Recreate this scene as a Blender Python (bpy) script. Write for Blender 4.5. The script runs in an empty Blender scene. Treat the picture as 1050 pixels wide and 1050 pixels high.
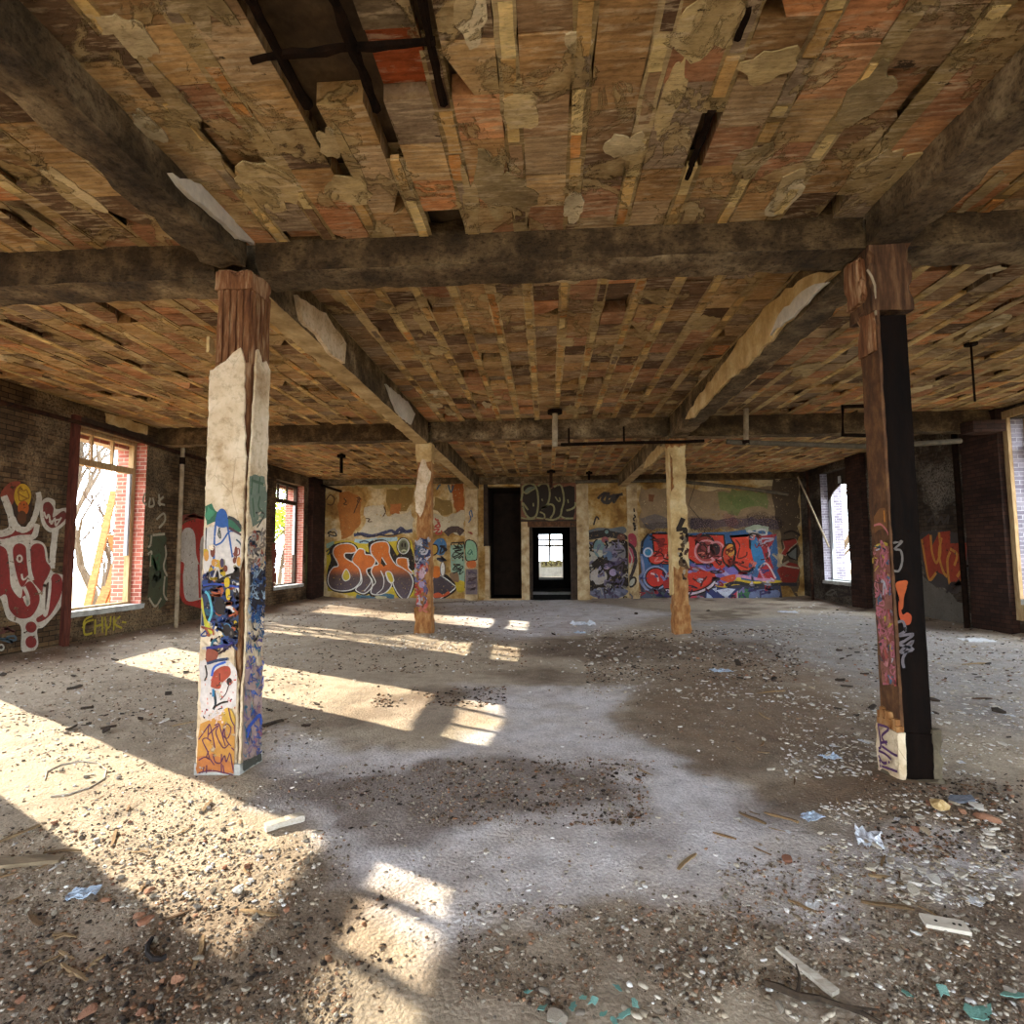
# Abandoned hall: tile ceiling on concrete beams, four columns, painted walls, rubble floor.
import bpy, bmesh, math, random
import numpy as np
from mathutils import Vector, Matrix, noise as mnoise

random.seed(7)
rng = np.random.default_rng(11)
SC = bpy.context.scene
COL = SC.collection

# ------------------------------------------------------------------ camera numbers
CAM_H = 1.5
FPX, YAW, PITCH, ROLL = 565.111, .0629, .0754, -.0074
_cy, _sy, _cp, _sp = math.cos(YAW), math.sin(YAW), math.cos(PITCH), math.sin(PITCH)
C_F = np.array([-_sy*_cp, _cy*_cp, _sp])
_r = np.array([_cy, _sy, 0.0])
_u = np.cross(_r, C_F)
C_R = math.cos(ROLL)*_r + math.sin(ROLL)*_u
C_U = -math.sin(ROLL)*_r + math.cos(ROLL)*_u

def unproj(px, py, ax, v):
    """point where the sight line through photo pixel (px, py) meets the plane ax = v"""
    d = (px-525)/FPX*C_R - (py-525)/FPX*C_U + C_F
    i = 'xyz'.index(ax)
    o = np.array([0, 0, CAM_H])
    return o + d*((v-o[i])/d[i])

def proj_arr(P):
    d = P - np.array([0, 0, CAM_H])
    z = d @ C_F
    return 525+FPX*(d @ C_R)/z, 525-FPX*(d @ C_U)/z

# ------------------------------------------------------------------ place numbers (metres)
XL, XR, YB, YF = -7.6, 8.09, 18.07, -6.0
WT = .6
ZS, ZSF = 4.0, 3.81            # tile underside behind / in front of the first cross beam
ZB = 3.586                     # beam underside

# ------------------------------------------------------------------ colour
def lin(c):
    return tuple(((v/255)/12.92 if v/255 <= .04045 else ((v/255+.055)/1.055)**2.4) for v in c)
def L4(*c):
    return lin(c)+(1.0,)

# ------------------------------------------------------------------ node helper
class NB:
    def __init__(s, name):
        s.m = bpy.data.materials.new(name); s.m.use_nodes = True
        s.t = s.m.node_tree; s.t.nodes.clear()
        s.out = s.t.nodes.new('ShaderNodeOutputMaterial')
        s.b = s.t.nodes.new('ShaderNodeBsdfPrincipled')
        s.t.links.new(s.b.outputs[0], s.out.inputs[0])
        s.set(s.b, 'Roughness', .9); s.set(s.b, 'Specular IOR Level', .2)
        s._pos = None
    def set(s, n, k, v):
        i = n.inputs[k]
        if isinstance(v, bpy.types.NodeSocket): s.t.links.new(v, i)
        elif isinstance(v, (tuple, list)) and len(v) == 3 and i.type == 'RGBA': i.default_value = tuple(v)+(1,)
        else: i.default_value = v
    def n(s, typ, ins=None, **props):
        x = s.t.nodes.new('ShaderNode'+typ)
        for k, v in props.items(): setattr(x, k, v)
        for k, v in (ins or {}).items(): s.set(x, k, v)
        return x
    def pos(s):
        if s._pos is None: s._pos = s.n('TexCoord').outputs['Object']
        return s._pos
    def scaled(s, sx, sy, sz, loc=(0, 0, 0), v=None):
        return s.n('Mapping', {'Vector': v or s.pos(), 'Scale': (sx, sy, sz), 'Location': loc}).outputs[0]
    def noise(s, scale, detail=4, rough=.55, v=None, dist=0.0):
        return s.n('TexNoise', {'Vector': v or s.pos(), 'Scale': scale, 'Detail': detail, 'Roughness': rough, 'Distortion': dist}).outputs[0]
    def voro(s, scale, v=None, feature='F1', out='Distance', rnd=1.0):
        return s.n('TexVoronoi', {'Vector': v or s.pos(), 'Scale': scale, 'Randomness': rnd}, feature=feature).outputs[out]
    def ramp(s, f, stops):
        r = s.n('ValToRGB', {'Fac': f}); cr = r.color_ramp
        while len(cr.elements) < len(stops): cr.elements.new(.5)
        for e, (p, c) in zip(cr.elements, stops):
            e.position = p
            e.color = (c, c, c, 1) if isinstance(c, (int, float)) else (tuple(c)+(1,) if len(c) == 3 else c)
        return r.outputs[0]
    def mix(s, f, a, b, mode='MIX'):
        x = s.n('Mix', data_type='RGBA', blend_type=mode)
        for i, v in ((0, f), (6, a), (7, b)):
            if isinstance(v, bpy.types.NodeSocket): s.t.links.new(v, x.inputs[i])
            elif isinstance(v, (int, float)): x.inputs[i].default_value = v if i == 0 else (v, v, v, 1)
            else: x.inputs[i].default_value = tuple(v)[:3]+(1,)
        return x.outputs[2]
    def math(s, op, a, b=0.0, clamp=False):
        x = s.n('Math', operation=op, use_clamp=clamp)
        for i, v in ((0, a), (1, b)):
            if isinstance(v, bpy.types.NodeSocket): s.t.links.new(v, x.inputs[i])
            else: x.inputs[i].default_value = v
        return x.outputs[0]
    def attr(s, name='Col'):
        return s.n('Attribute', attribute_name=name).outputs['Color']
    def bump(s, h, strength=.5, dist=.02, normal=None):
        ins = {'Height': h, 'Strength': strength, 'Distance': dist}
        if normal is not None: ins['Normal'] = normal
        return s.n('Bump', ins).outputs[0]
    def fin(s, color, normal=None, rough=None, metal=None, spec=None):
        s.set(s.b, 'Base Color', color)
        if normal is not None: s.set(s.b, 'Normal', normal)
        if rough is not None: s.set(s.b, 'Roughness', rough)
        if metal is not None: s.set(s.b, 'Metallic', metal)
        if spec is not None: s.set(s.b, 'Specular IOR Level', spec)
        return s.m

M = {}
def mk_simple(name, c1, c2, scale=8, bump=.4, bdist=.01, rough=.9, metal=0.0, c3=None, stretch=None):
    k = NB(name)
    v = k.scaled(*stretch) if stretch else k.pos()
    f = k.noise(scale, 6, .6, v)
    st = [(.32, lin(c1)), (.66, lin(c2))]
    if c3: st = [(.3, lin(c1)), (.5, lin(c2)), (.66, lin(c3))]
    c = k.ramp(f, st)
    g = k.noise(scale*7, 4, .6, v)
    c = k.mix(.35, c, k.ramp(g, [(.3, .35), (.7, 1.0)]), 'MULTIPLY')
    M[name] = k.fin(c, k.bump(k.math('ADD', f, k.math('MULTIPLY', g, .4)), bump, bdist), rough, metal, .05 if 'soot' in name or 'black' in name else None)
    return M[name]

# ---- ceiling tile: per tile colour attribute, scored grooves across, chalky streaks, mortar smears
k = NB('ceiling_tile')
an = k.n('Attribute', attribute_name='Col'); a = an.outputs['Color']; tilef = an.outputs['Alpha']
gro = k.n('TexWave', {'Vector': k.pos(), 'Scale': 8.0, 'Distortion': 1.6, 'Detail': 3, 'Detail Scale': 2.0}, wave_type='BANDS', bands_direction='Y').outputs[1]
streak = k.noise(1.0, 6, .62, k.scaled(5, 34, 5))
soft = k.noise(6, 6, .6, k.scaled(1, 1.8, 1))
blot = k.noise(1.7, 8, .66)
fine = k.noise(46, 5, .65, k.scaled(.6, 1.6, 1))
c = k.mix(.6, a, k.ramp(soft, [(.3, (.5, .46, .42)), (.5, (.95, .95, .95)), (.68, (1.35, 1.32, 1.25))]), 'MULTIPLY')
c = k.mix(k.math('MULTIPLY', tilef, .2), c, k.ramp(gro, [(.06, .2), (.3, 1.0)]), 'MULTIPLY')
chalk = k.math('MULTIPLY', k.ramp(streak, [(.5, 0.0), (.58, 1.0)]), k.ramp(k.noise(3.1, 7, .66, k.scaled(1, 1.3, 1, (4, 2, 0))), [(.42, 0.0), (.55, 1.0)]))
c = k.mix(k.math('MULTIPLY', chalk, .55), c, lin((212, 190, 156)))
skim = k.ramp(k.noise(2.3, 9, .68, None, .5), [(.545, 0.0), (.575, 1.0)])
c = k.mix(k.math('MULTIPLY', skim, .75), c, k.ramp(k.noise(7, 6, .62), [(.3, lin((134, 112, 72))), (.5, lin((176, 150, 104))), (.7, lin((206, 184, 140)))]))
c = k.mix(.75, c, k.ramp(blot, [(.36, (.45, .40, .34)), (.54, (1, 1, 1))]), 'MULTIPLY')
c = k.mix(.5, c, k.ramp(fine, [(.32, (.4, .36, .3)), (.5, (1, 1, 1))]), 'MULTIPLY')
spot = k.ramp(k.noise(3.7, 8, .72, k.scaled(.9, 2.4, 1, (5, 2, 0))), [(.645, 0.0), (.67, 1.0)])
c = k.mix(k.math('MULTIPLY', spot, .9), c, lin((40, 26, 15)))
h = k.math('ADD', k.math('MULTIPLY', k.math('MULTIPLY', gro, tilef), .13), k.math('ADD', k.math('MULTIPLY', streak, .5), k.math('ADD', k.math('MULTIPLY', skim, 1.0), k.math('MULTIPLY', soft, .6))))
M['tile'] = k.fin(c, k.bump(h, .9, .014, k.bump(fine, .35, .006)), .92)

# ---- beam concrete: brown grey with soot, plaster skin and form marks
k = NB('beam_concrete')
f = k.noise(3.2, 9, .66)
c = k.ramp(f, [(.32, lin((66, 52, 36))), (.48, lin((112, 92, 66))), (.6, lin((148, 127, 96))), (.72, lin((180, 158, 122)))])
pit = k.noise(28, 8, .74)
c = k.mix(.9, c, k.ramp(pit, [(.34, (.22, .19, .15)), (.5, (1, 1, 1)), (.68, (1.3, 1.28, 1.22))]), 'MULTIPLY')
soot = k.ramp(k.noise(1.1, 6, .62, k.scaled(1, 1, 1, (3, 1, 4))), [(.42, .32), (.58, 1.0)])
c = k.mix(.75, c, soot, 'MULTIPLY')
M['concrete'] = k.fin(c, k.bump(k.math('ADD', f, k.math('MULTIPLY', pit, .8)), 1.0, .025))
# mouldy face variant for the cross beams, their shade put into the colour too
k = NB('mouldy_shaded_concrete')
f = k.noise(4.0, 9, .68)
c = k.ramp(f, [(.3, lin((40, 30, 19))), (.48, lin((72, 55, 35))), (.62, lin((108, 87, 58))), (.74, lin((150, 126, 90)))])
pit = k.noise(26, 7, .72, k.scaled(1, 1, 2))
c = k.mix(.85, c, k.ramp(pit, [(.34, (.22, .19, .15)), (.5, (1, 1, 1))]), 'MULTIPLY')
M['mould_shade'] = k.fin(c, k.bump(k.math('ADD', f, k.math('MULTIPLY', pit, .9)), 1.0, .025))

# ---- brick
def brick_mat(name, c1, c2, mort, dirt_lo, axes='yz', soot=.8, wash=None, sc=1.0):
    k = NB(name)
    sp = k.n('SeparateXYZ', {'Vector': k.pos()})
    o = {'x': sp.outputs[0], 'y': sp.outputs[1], 'z': sp.outputs[2]}
    geo = k.n('NewGeometry')
    nx = k.math('ABSOLUTE', k.n('SeparateXYZ', {'Vector': geo.outputs['True Normal']}).outputs[0])
    side = k.math('GREATER_THAN', nx, .5)
    u = k.math('ADD', k.math('MULTIPLY', side, o['y']), k.math('MULTIPLY', k.math('SUBTRACT', 1.0, side), o['x']))
    v = k.n('CombineXYZ', {'X': u, 'Y': o['z']}).outputs[0]
    br = k.n('TexBrick', {'Vector': v, 'Color1': L4(*c1), 'Color2': L4(*c2), 'Mortar': L4(*mort), 'Scale': 1.0, 'Mortar Size': .007,
                          'Mortar Smooth': .3, 'Bias': 0.0, 'Brick Width': .215*sc, 'Row Height': .075*sc})
    f = k.noise(1.4, 8, .66)
    c = k.mix(.4, br.outputs['Color'], k.ramp(k.noise(14, 6, .65), [(.3, .5), (.65, 1.25)]), 'MULTIPLY')
    if wash:
        w = k.math('MULTIPLY', k.ramp(k.noise(1.1, 9, .7, k.scaled(1, 1, 1, (2, 5, 1))), [(.46, 0.0), (.56, 1.0)]), k.ramp(k.noise(30, 5, .65), [(.4, .0), (.56, 1.0)]))
        c = k.mix(k.math('MULTIPLY', w, .75), c, lin(wash))
    c = k.mix(soot, c, k.ramp(f, [(.38, dirt_lo), (.6, 1.0)]), 'MULTIPLY')
    h = k.math('ADD', k.math('MULTIPLY', br.outputs['Fac'], -1.0), k.math('MULTIPLY', k.noise(25, 5, .6), .6))
    M[name] = k.fin(c, k.bump(h, .8, .012), .92)
brick_mat('brick_left', (112, 86, 56), (74, 56, 38), (48, 37, 26), .25, wash=(150, 128, 96))
brick_mat('brick_right', (76, 62, 48), (52, 40, 30), (44, 36, 28), .32, wash=(128, 118, 104))
brick_mat('brick_pier', (72, 46, 34), (50, 33, 25), (40, 29, 22), .4)
brick_mat('brick_red', (176, 104, 86), (148, 82, 68), (186, 166, 148), .7, soot=.3)

brick_mat('brick_gray', (150, 142, 150), (116, 108, 118), (184, 180, 184), .6, soot=.4)
# ---- back wall plaster
k = NB('peeling_plaster')
f = k.noise(1.15, 10, .66, None, .3)
c = k.ramp(f, [(.34, lin((122, 88, 44))), (.45, lin((166, 128, 70))), (.52, lin((188, 158, 106))), (.60, lin((206, 184, 142))), (.7, lin((176, 150, 112)))])
g = k.noise(11, 8, .7)
c = k.mix(.7, c, k.ramp(g, [(.3, (.45, .4, .33)), (.5, (1, 1, 1)), (.75, (1.12, 1.1, 1.05))]), 'MULTIPLY')
cr = k.voro(3.1, k.scaled(1, 1, 1.0), 'DISTANCE_TO_EDGE')
edge = k.math('MULTIPLY', k.ramp(cr, [(.0, 1.0), (.012, 0.0)]), k.ramp(k.noise(1.7, 4, .6), [(.5, 0.0), (.6, 1.0)]))
c = k.mix(k.math('MULTIPLY', edge, .6), c, lin((70, 48, 28)))
sp_ = k.ramp(k.noise(21, 7, .7), [(.64, 0.0), (.68, 1.0)])
c = k.mix(k.math('MULTIPLY', sp_, .7), c, lin((70, 50, 30)))
M['plaster_wall'] = k.fin(c, k.bump(k.math('ADD', f, k.math('MULTIPLY', g, .4)), .6, .02))

# ---- column plaster, pale with cracks
k = NB('pale_plaster')
f = k.noise(4.5, 9, .64)
c = k.ramp(f, [(.33, lin((172, 142, 106))), (.46, lin((204, 180, 146))), (.62, lin((220, 200, 170)))])
g = k.noise(22, 7, .68)
c = k.mix(.55, c, k.ramp(g, [(.34, (.5, .44, .36)), (.5, (1, 1, 1))]), 'MULTIPLY')
cr = k.voro(4.0, k.scaled(1.4, 1.4, .8), 'DISTANCE_TO_EDGE')
edge = k.math('MULTIPLY', k.ramp(cr, [(.0, 1.0), (.01, 0.0)]), k.ramp(k.noise(2.2, 4, .6), [(.47, 0.0), (.56, 1.0)]))
c = k.mix(k.math('MULTIPLY', edge, .75), c, lin((110, 80, 54)))
M['pale_plaster'] = k.fin(c, k.bump(k.math('ADD', f, k.math('MULTIPLY', g, .3)), .6, .02))

# ---- paint on walls (colour attribute), worn through in small flakes
k = NB('spray_paint')
a = k.attr()
f = k.noise(13, 8, .7)
c = k.mix(.45, a, k.ramp(k.noise(24, 6, .66), [(.3, .4), (.7, 1.1)]), 'MULTIPLY')
c = k.mix(.5, c, k.ramp(k.noise(3.1, 7, .64), [(.35, .5), (.6, 1.0)]), 'MULTIPLY')
c = k.mix(.16, c, lin((110, 90, 70)))
k.fin(c, k.bump(f, .25, .008), .75)
tr = k.n('BsdfTransparent')
mx = k.n('MixShader', {0: k.ramp(f, [(.37, 1.0), (.39, 0.0)])})
k.t.links.new(k.b.outputs[0], mx.inputs[1]); k.t.links.new(tr.outputs[0], mx.inputs[2]); k.t.links.new(mx.outputs[0], k.out.inputs[0])
M['paint'] = k.m
k = NB('thin_spray')   # dry, patchy spray that leaves much of the wall showing
a = k.attr()
f = k.noise(26, 9, .78)
k.fin(a, None, .8)
tr = k.n('BsdfTransparent')
mx = k.n('MixShader', {0: k.ramp(f, [(.44, 1.0), (.66, .15)])})
k.t.links.new(k.b.outputs[0], mx.inputs[1]); k.t.links.new(tr.outputs[0], mx.inputs[2]); k.t.links.new(mx.outputs[0], k.out.inputs[0])
M['thin'] = k.m

# ---- floor: colour attribute (dust, dirt, rubble) with grit
k = NB('dirt_floor')
a = k.attr()
g1 = k.noise(7, 9, .68); g2 = k.noise(60, 6, .68)
peb = k.n('TexVoronoi', {'Vector': k.pos(), 'Scale': 52.0})
peb2 = k.n('TexVoronoi', {'Vector': k.pos(), 'Scale': 23.0})
c = k.mix(.55, a, k.ramp(g1, [(.3, .52), (.5, 1.0), (.72, 1.32)]), 'MULTIPLY')
c = k.mix(.55, c, k.ramp(g2, [(.32, .38), (.5, 1.0), (.7, 1.45)]), 'MULTIPLY')
rc = k.n('SeparateColor', {'Color': peb.outputs['Color']}).outputs[0]
c = k.mix(k.math('MULTIPLY', k.ramp(rc, [(.86, 0.0), (.88, 1.0)]), k.ramp(peb.outputs['Distance'], [(.3, .7), (.42, 0.0)])), c, k.mix(.5, c, lin((190, 180, 165))))
h = k.math('ADD', k.math('MULTIPLY', g1, 1.2), k.math('ADD', k.math('MULTIPLY', g2, .55), k.math('MULTIPLY', peb.outputs['Distance'], -.35)))
M['floor'] = k.fin(c, k.bump(h, .75, .022), .95)

# ---- loose stones and flakes: colour attribute per piece
k = NB('loose_stone')
a = k.attr()
f = k.noise(40, 6, .65)
M['stone_stuff'] = k.fin(k.mix(.5, a, k.ramp(f, [(.3, .5), (.7, 1.2)]), 'MULTIPLY'), k.bump(f, .5, .004), .92)
def rnd_mat(name, stops, scale=30, bump=.5):
    k = NB(name)
    r = k.n('ObjectInfo').outputs['Random']
    f = k.noise(scale, 6, .65)
    c = k.ramp(r, [(p, lin(c)) for p, c in stops])
    M[name] = k.fin(k.mix(.55, c, k.ramp(f, [(.3, .45), (.7, 1.2)]), 'MULTIPLY'), k.bump(f, bump, .006), .92)
rnd_mat('flake_pale', [(0, (196, 186, 170)), (.35, (170, 158, 138)), (.7, (206, 200, 190)), (1, (150, 132, 108))])
rnd_mat('stone_grey', [(0, (120, 110, 98)), (.4, (150, 140, 124)), (.7, (98, 88, 76)), (1, (170, 160, 148))])
rnd_mat('brick_bit', [(0, (146, 100, 76)), (.5, (160, 118, 92)), (1, (120, 82, 64))])
rnd_mat('wood_bit', [(0, (120, 92, 62)), (.5, (160, 134, 98)), (1, (84, 62, 42))], 18)
rnd_mat('dark_chip', [(0, (44, 36, 30)), (.5, (70, 60, 50)), (1, (58, 44, 34))])
rnd_mat('teal_chip', [(0, (110, 160, 148)), (.5, (136, 182, 170)), (1, (96, 144, 138))], 22)
rnd_mat('paper_bit', [(0, (216, 214, 212)), (.5, (196, 198, 206)), (1, (224, 218, 204))])

mk_simple('terracotta', (96, 56, 36), (146, 88, 56), 6, .6, .012, c3=(176, 120, 80), stretch=(3, 3, .8))
mk_simple('brown_core', (78, 46, 28), (126, 82, 50), 7, .7, .012, c3=(176, 140, 104), stretch=(4, 4, .5))
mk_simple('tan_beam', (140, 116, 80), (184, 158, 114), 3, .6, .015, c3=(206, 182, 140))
mk_simple('dim_concrete', (84, 74, 58), (116, 104, 84), 6, .6, .012)
mk_simple('dark_core', (52, 33, 21), (84, 56, 35), 7, .7, .012, c3=(116, 84, 56), stretch=(4, 4, .5))
mk_simple('ochre_core', (116, 74, 40), (156, 106, 60), 5, .6, .012, c3=(180, 138, 90), stretch=(3, 3, 1.2))
mk_simple('tan_plaster', (168, 134, 84), (200, 168, 114), 4, .5, .015, c3=(216, 190, 142))
mk_simple('white_plaster', (196, 186, 170), (218, 208, 192), 3, .5, .015)
mk_simple('soot_steel', (10, 6, 4), (22, 13, 8), 6, .4, .008, .7, stretch=(3, 3, .6))  # near-black brown tone of the column front
mk_simple('brown_steel', (66, 42, 25), (88, 57, 33), 9, .5, .008, .75, c3=(112, 76, 44), stretch=(2, 2, 1))
mk_simple('rust', (30, 19, 13), (70, 40, 24), 10, .8, .012, .9)
mk_simple('black_rust', (16, 11, 8), (38, 25, 17), 10, .8, .012, .9)
mk_simple('grey_pipe', (74, 66, 54), (112, 100, 82), 8, .4, .006, .7)
mk_simple('chalk_pipe', (128, 112, 88), (176, 158, 130), 6, .5, .01, .9)
mk_simple('frame_tan', (150, 118, 78), (190, 160, 116), 7, .4, .006, .8, stretch=(4, 4, .7))
mk_simple('frame_red', (70, 34, 26), (104, 56, 42), 7, .4, .006, .8, stretch=(4, 4, .7))
mk_simple('frame_dark', (44, 34, 26), (74, 58, 44), 7, .4, .006, .8)
mk_simple('frame_white', (176, 180, 184), (206, 208, 210), 7, .3, .005, .7)
mk_simple('stone_sill', (150, 148, 140), (196, 194, 186), 6, .5, .01)
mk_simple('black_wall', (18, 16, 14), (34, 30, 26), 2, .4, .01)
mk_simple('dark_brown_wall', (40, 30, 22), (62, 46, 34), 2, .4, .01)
mk_simple('far_white', (170, 166, 158), (206, 202, 194), 2, .3, .01)
mk_simple('jamb_paint', (140, 112, 76), (186, 158, 116), 4, .5, .01, c3=(204, 184, 146))
mk_simple('bark', (66, 54, 42), (98, 82, 64), 9, .7, .02, stretch=(3, 3, .5))
mk_simple('lumber', (110, 74, 40), (150, 108, 62), 7, .5, .01, stretch=(1, 1, 4))
mk_simple('leaf', (120, 140, 34), (170, 186, 60), 3, .3, .01)
mk_simple('soil', (118, 100, 74), (160, 142, 108), 1.2, .6, .05)
mk_simple('mound_dirt', (84, 58, 32), (126, 92, 54), 7, .8, .02, c3=(150, 118, 78))
mk_simple('gray_board', (108, 92, 72), (150, 132, 106), 5, .5, .008, stretch=(1, 6, 6))
mk_simple('pale_wood', (176, 164, 146), (206, 198, 184), 9, .4, .005, stretch=(1, 8, 8))
mk_simple('branch_bark', (40, 32, 26), (78, 64, 50), 22, .7, .006)
mk_simple('slate', (84, 88, 98), (126, 130, 140), 9, .4, .005)
mk_simple('blue_plastic', (140, 164, 192), (200, 212, 226), 20, .3, .004, .4)
mk_simple('white_plastic', (196, 200, 210), (224, 226, 232), 14, .4, .006, .5)
mk_simple('black_rubber', (28, 26, 26), (54, 48, 46), 18, .3, .004, .6)
mk_simple('wire', (52, 42, 32), (80, 66, 50), 14, .3, .002, .7)
mk_simple('roof_slab', (58, 46, 34), (86, 68, 48), 4, .6, .02, c3=(110, 92, 68))
k = NB('window_glass')
gl = k.n('BsdfGlossy', {'Roughness': .05, 'Color': (1, 1, 1, 1)}); tr = k.n('BsdfTransparent', {'Color': (.93, .95, .96, 1)})
mx = k.n('MixShader', {0: .06}); k.t.links.new(tr.outputs[0], mx.inputs[1]); k.t.links.new(gl.outputs[0], mx.inputs[2]); k.t.links.new(mx.outputs[0], k.out.inputs[0])
M['glass'] = k.m

# ------------------------------------------------------------------ object helpers
def tag(o, label=None, cat=None, group=None, kind=None):
    if label: o['label'] = label
    if cat: o['category'] = cat
    if group: o['group'] = group
    if kind: o['kind'] = kind
    return o
def thing(name, label, cat, loc=(0, 0, 0), group=None, kind=None):
    o = bpy.data.objects.new(name, None); COL.objects.link(o)
    o.location = loc; o.empty_display_size = .1
    return tag(o, label, cat, group, kind)
def link_mesh(name, me, parent=None, smooth=False):
    o = bpy.data.objects.new(name, me); COL.objects.link(o)
    if parent is not None:
        o.parent = parent
        o.matrix_parent_inverse = Matrix.Translation(parent.location).inverted() if parent.type == 'EMPTY' else Matrix.Identity(4)
    return o

class MB:
    """collects faces in world space and links them as ONE mesh object"""
    def __init__(s):
        s.v, s.f, s.mi, s.c = [], [], [], []
    def add(s, vs, fs, mi=0, col=None):
        b = len(s.v); s.v += [tuple(p) for p in vs]
        for f in fs:
            s.f.append([b+i for i in f]); s.mi.append(mi); s.c.append(col)
        return s
    def box(s, x0, x1, y0, y1, z0, z1, mi=0, col=None):
        vs = [(x, y, z) for z in (z0, z1) for y in (y0, y1) for x in (x0, x1)]
        return s.add(vs, [(0, 2, 3, 1), (4, 5, 7, 6), (0, 1, 5, 4), (2, 6, 7, 3), (0, 4, 6, 2), (1, 3, 7, 5)], mi, col)
    def rbox(s, x0, x1, y0, y1, z0, z1, step=.1, amp=.008, freq=4.0, mi=0, chip=0.0, under=None):
        """box with finely divided, uneven faces and nibbled edges"""
        lo, hi = (x0, y0, z0), (x1, y1, z1)
        cx = Vector(((x0+x1)/2, (y0+y1)/2, (z0+z1)/2))
        nn = [max(1, int(math.ceil((hi[i]-lo[i])/step))) for i in range(3)]
        def disp(p, ne):
            d = mnoise.noise_vector(p*freq)*amp + mnoise.noise_vector(p*freq*3.7)*amp*.5
            if chip and ne >= 2:
                q = mnoise.noise(p*9.0)+.5*mnoise.noise(p*23.0)
                if q > .05:
                    t = Vector([(0 if abs(p[i]-lo[i]) > 1e-5 and abs(p[i]-hi[i]) > 1e-5 else (1 if p[i] < cx[i] else -1)) for i in range(3)])
                    d += t*chip*min(1, q*1.6)
            return p+d
        for ax in range(3):
            a_, b_ = [(1, 2), (2, 0), (0, 1)][ax]
            for end in (0, 1):
                na, nb = nn[a_], nn[b_]
                vs = []
                for j in range(nb+1):
                    for i in range(na+1):
                        p = [0, 0, 0]
                        p[ax] = (lo, hi)[end][ax]
                        p[a_] = lo[a_]+(hi[a_]-lo[a_])*i/na; p[b_] = lo[b_]+(hi[b_]-lo[b_])*j/nb
                        ne = sum(1 for q in range(3) if abs(p[q]-lo[q]) < 1e-6 or abs(p[q]-hi[q]) < 1e-6)
                        vs.append(disp(Vector(p), ne))
                fs = []
                for j in range(nb):
                    for i in range(na):
                        q = [j*(na+1)+i, j*(na+1)+i+1, (j+1)*(na+1)+i+1, (j+1)*(na+1)+i]
                        fs.append(q if end else q[::-1])
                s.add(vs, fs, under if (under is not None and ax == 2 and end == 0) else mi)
        return s
    def tube(s, path, r, n=8, mi=0, col=None, cap=True):
        P = [Vector(p) for p in path]; R = r if isinstance(r, (list, tuple)) else [r]*len(P)
        vs, fs = [], []
        ref = Vector((.31, .17, .93))
        for i, p in enumerate(P):
            t = (P[min(i+1, len(P)-1)]-P[max(i-1, 0)]).normalized()
            a = t.cross(ref)
            if a.length < .05: a = t.cross(Vector((1, 0, 0)))
            a.normalize(); b = t.cross(a)
            for q in range(n):
                th = 2*math.pi*q/n
                vs.append(p+(a*math.cos(th)+b*math.sin(th))*R[i])
        for i in range(len(P)-1):
            for q in range(n):
                fs.append((i*n+q, i*n+(q+1) % n, (i+1)*n+(q+1) % n, (i+1)*n+q))
        if cap:
            fs.append(tuple(range(n))[::-1]); fs.append(tuple((len(P)-1)*n+q for q in range(n)))
        return s.add(vs, fs, mi, col)
    def plate(s, pts3, nrm, th, mi=0, col=None):
        """outline given as 3D points on a plane, thickened by th along nrm"""
        n = len(pts3); N = Vector(nrm)*th
        vs = [Vector(p) for p in pts3]+[Vector(p)+N for p in pts3]
        a = sum(((vs[i].cross(vs[(i+1) % n])) for i in range(n)), Vector())
        fr = tuple(range(n, 2*n)); bk = tuple(range(n))[::-1]
        sd = [(i, (i+1) % n, n+(i+1) % n, n+i) for i in range(n)]
        if a.dot(Vector(nrm)) < 0:
            fr = fr[::-1]; bk = bk[::-1]; sd = [q[::-1] for q in sd]
        return s.add(vs, [fr, bk]+sd, mi, col)
    def mesh(s, name, mats, smooth=False):
        me = bpy.data.meshes.new(name)
        me.from_pydata(s.v, [], s.f)
        for m in (mats if isinstance(mats, (list, tuple)) else [mats]): me.materials.append(M[m] if isinstance(m, str) else m)
        me.polygons.foreach_set('material_index', s.mi)
        if any(c is not None for c in s.c):
            at = me.color_attributes.new('Col', 'FLOAT_COLOR', 'CORNER')
            buf = []
            for f, c in zip(s.f, s.c):
                c = c or (.5, .5, .5)
                if len(c) and isinstance(c[0], (tuple, list)):
                    for q in c: buf += list(q[:3])+[1.0]
                else:
                    buf += (list(c[:3])+[c[3] if len(c) > 3 else 1.0])*len(f)
            at.data.foreach_set('color', buf)
        if smooth: me.polygons.foreach_set('use_smooth', [True]*len(s.f))
        me.update()
        return me
    def build(s, name, mats, parent=None, label=None, smooth=False):
        o = link_mesh(name, s.mesh(name, mats, smooth), parent)
        if label: o['label'] = label
        return o

def ragged(pts, amp, step, seed=0):
    """resample a 2D outline and give it a torn edge"""
    r = random.Random(seed); out = []
    n = len(pts)
    for i in range(n):
        a, b = pts[i], pts[(i+1) % n]
        m = max(1, int(math.hypot(b[0]-a[0], b[1]-a[1])/step))
        for j in range(m):
            t = j/m
            out.append((a[0]+(b[0]-a[0])*t+r.uniform(-amp, amp), a[1]+(b[1]-a[1])*t+r.uniform(-amp, amp)))
    return out
def on_plane(uv, ax, val):
    return [(val, p[0], p[1]) if ax == 'x' else ((p[0], val, p[1]) if ax == 'y' else (p[0], p[1], val)) for p in uv]
def px_plane(pts, ax, val):
    """photo pixels -> in-plane coordinates on the plane ax = val"""
    out = []
    for x, y in pts:
        q = unproj(x, y, ax, val)
        out.append((q[1], q[2]) if ax == 'x' else ((q[0], q[2]) if ax == 'y' else (q[0], q[1])))
    return out
def structure(o, **k):
    o['kind'] = 'structure'
    for a, b in k.items(): o[a] = b
    return o

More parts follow.
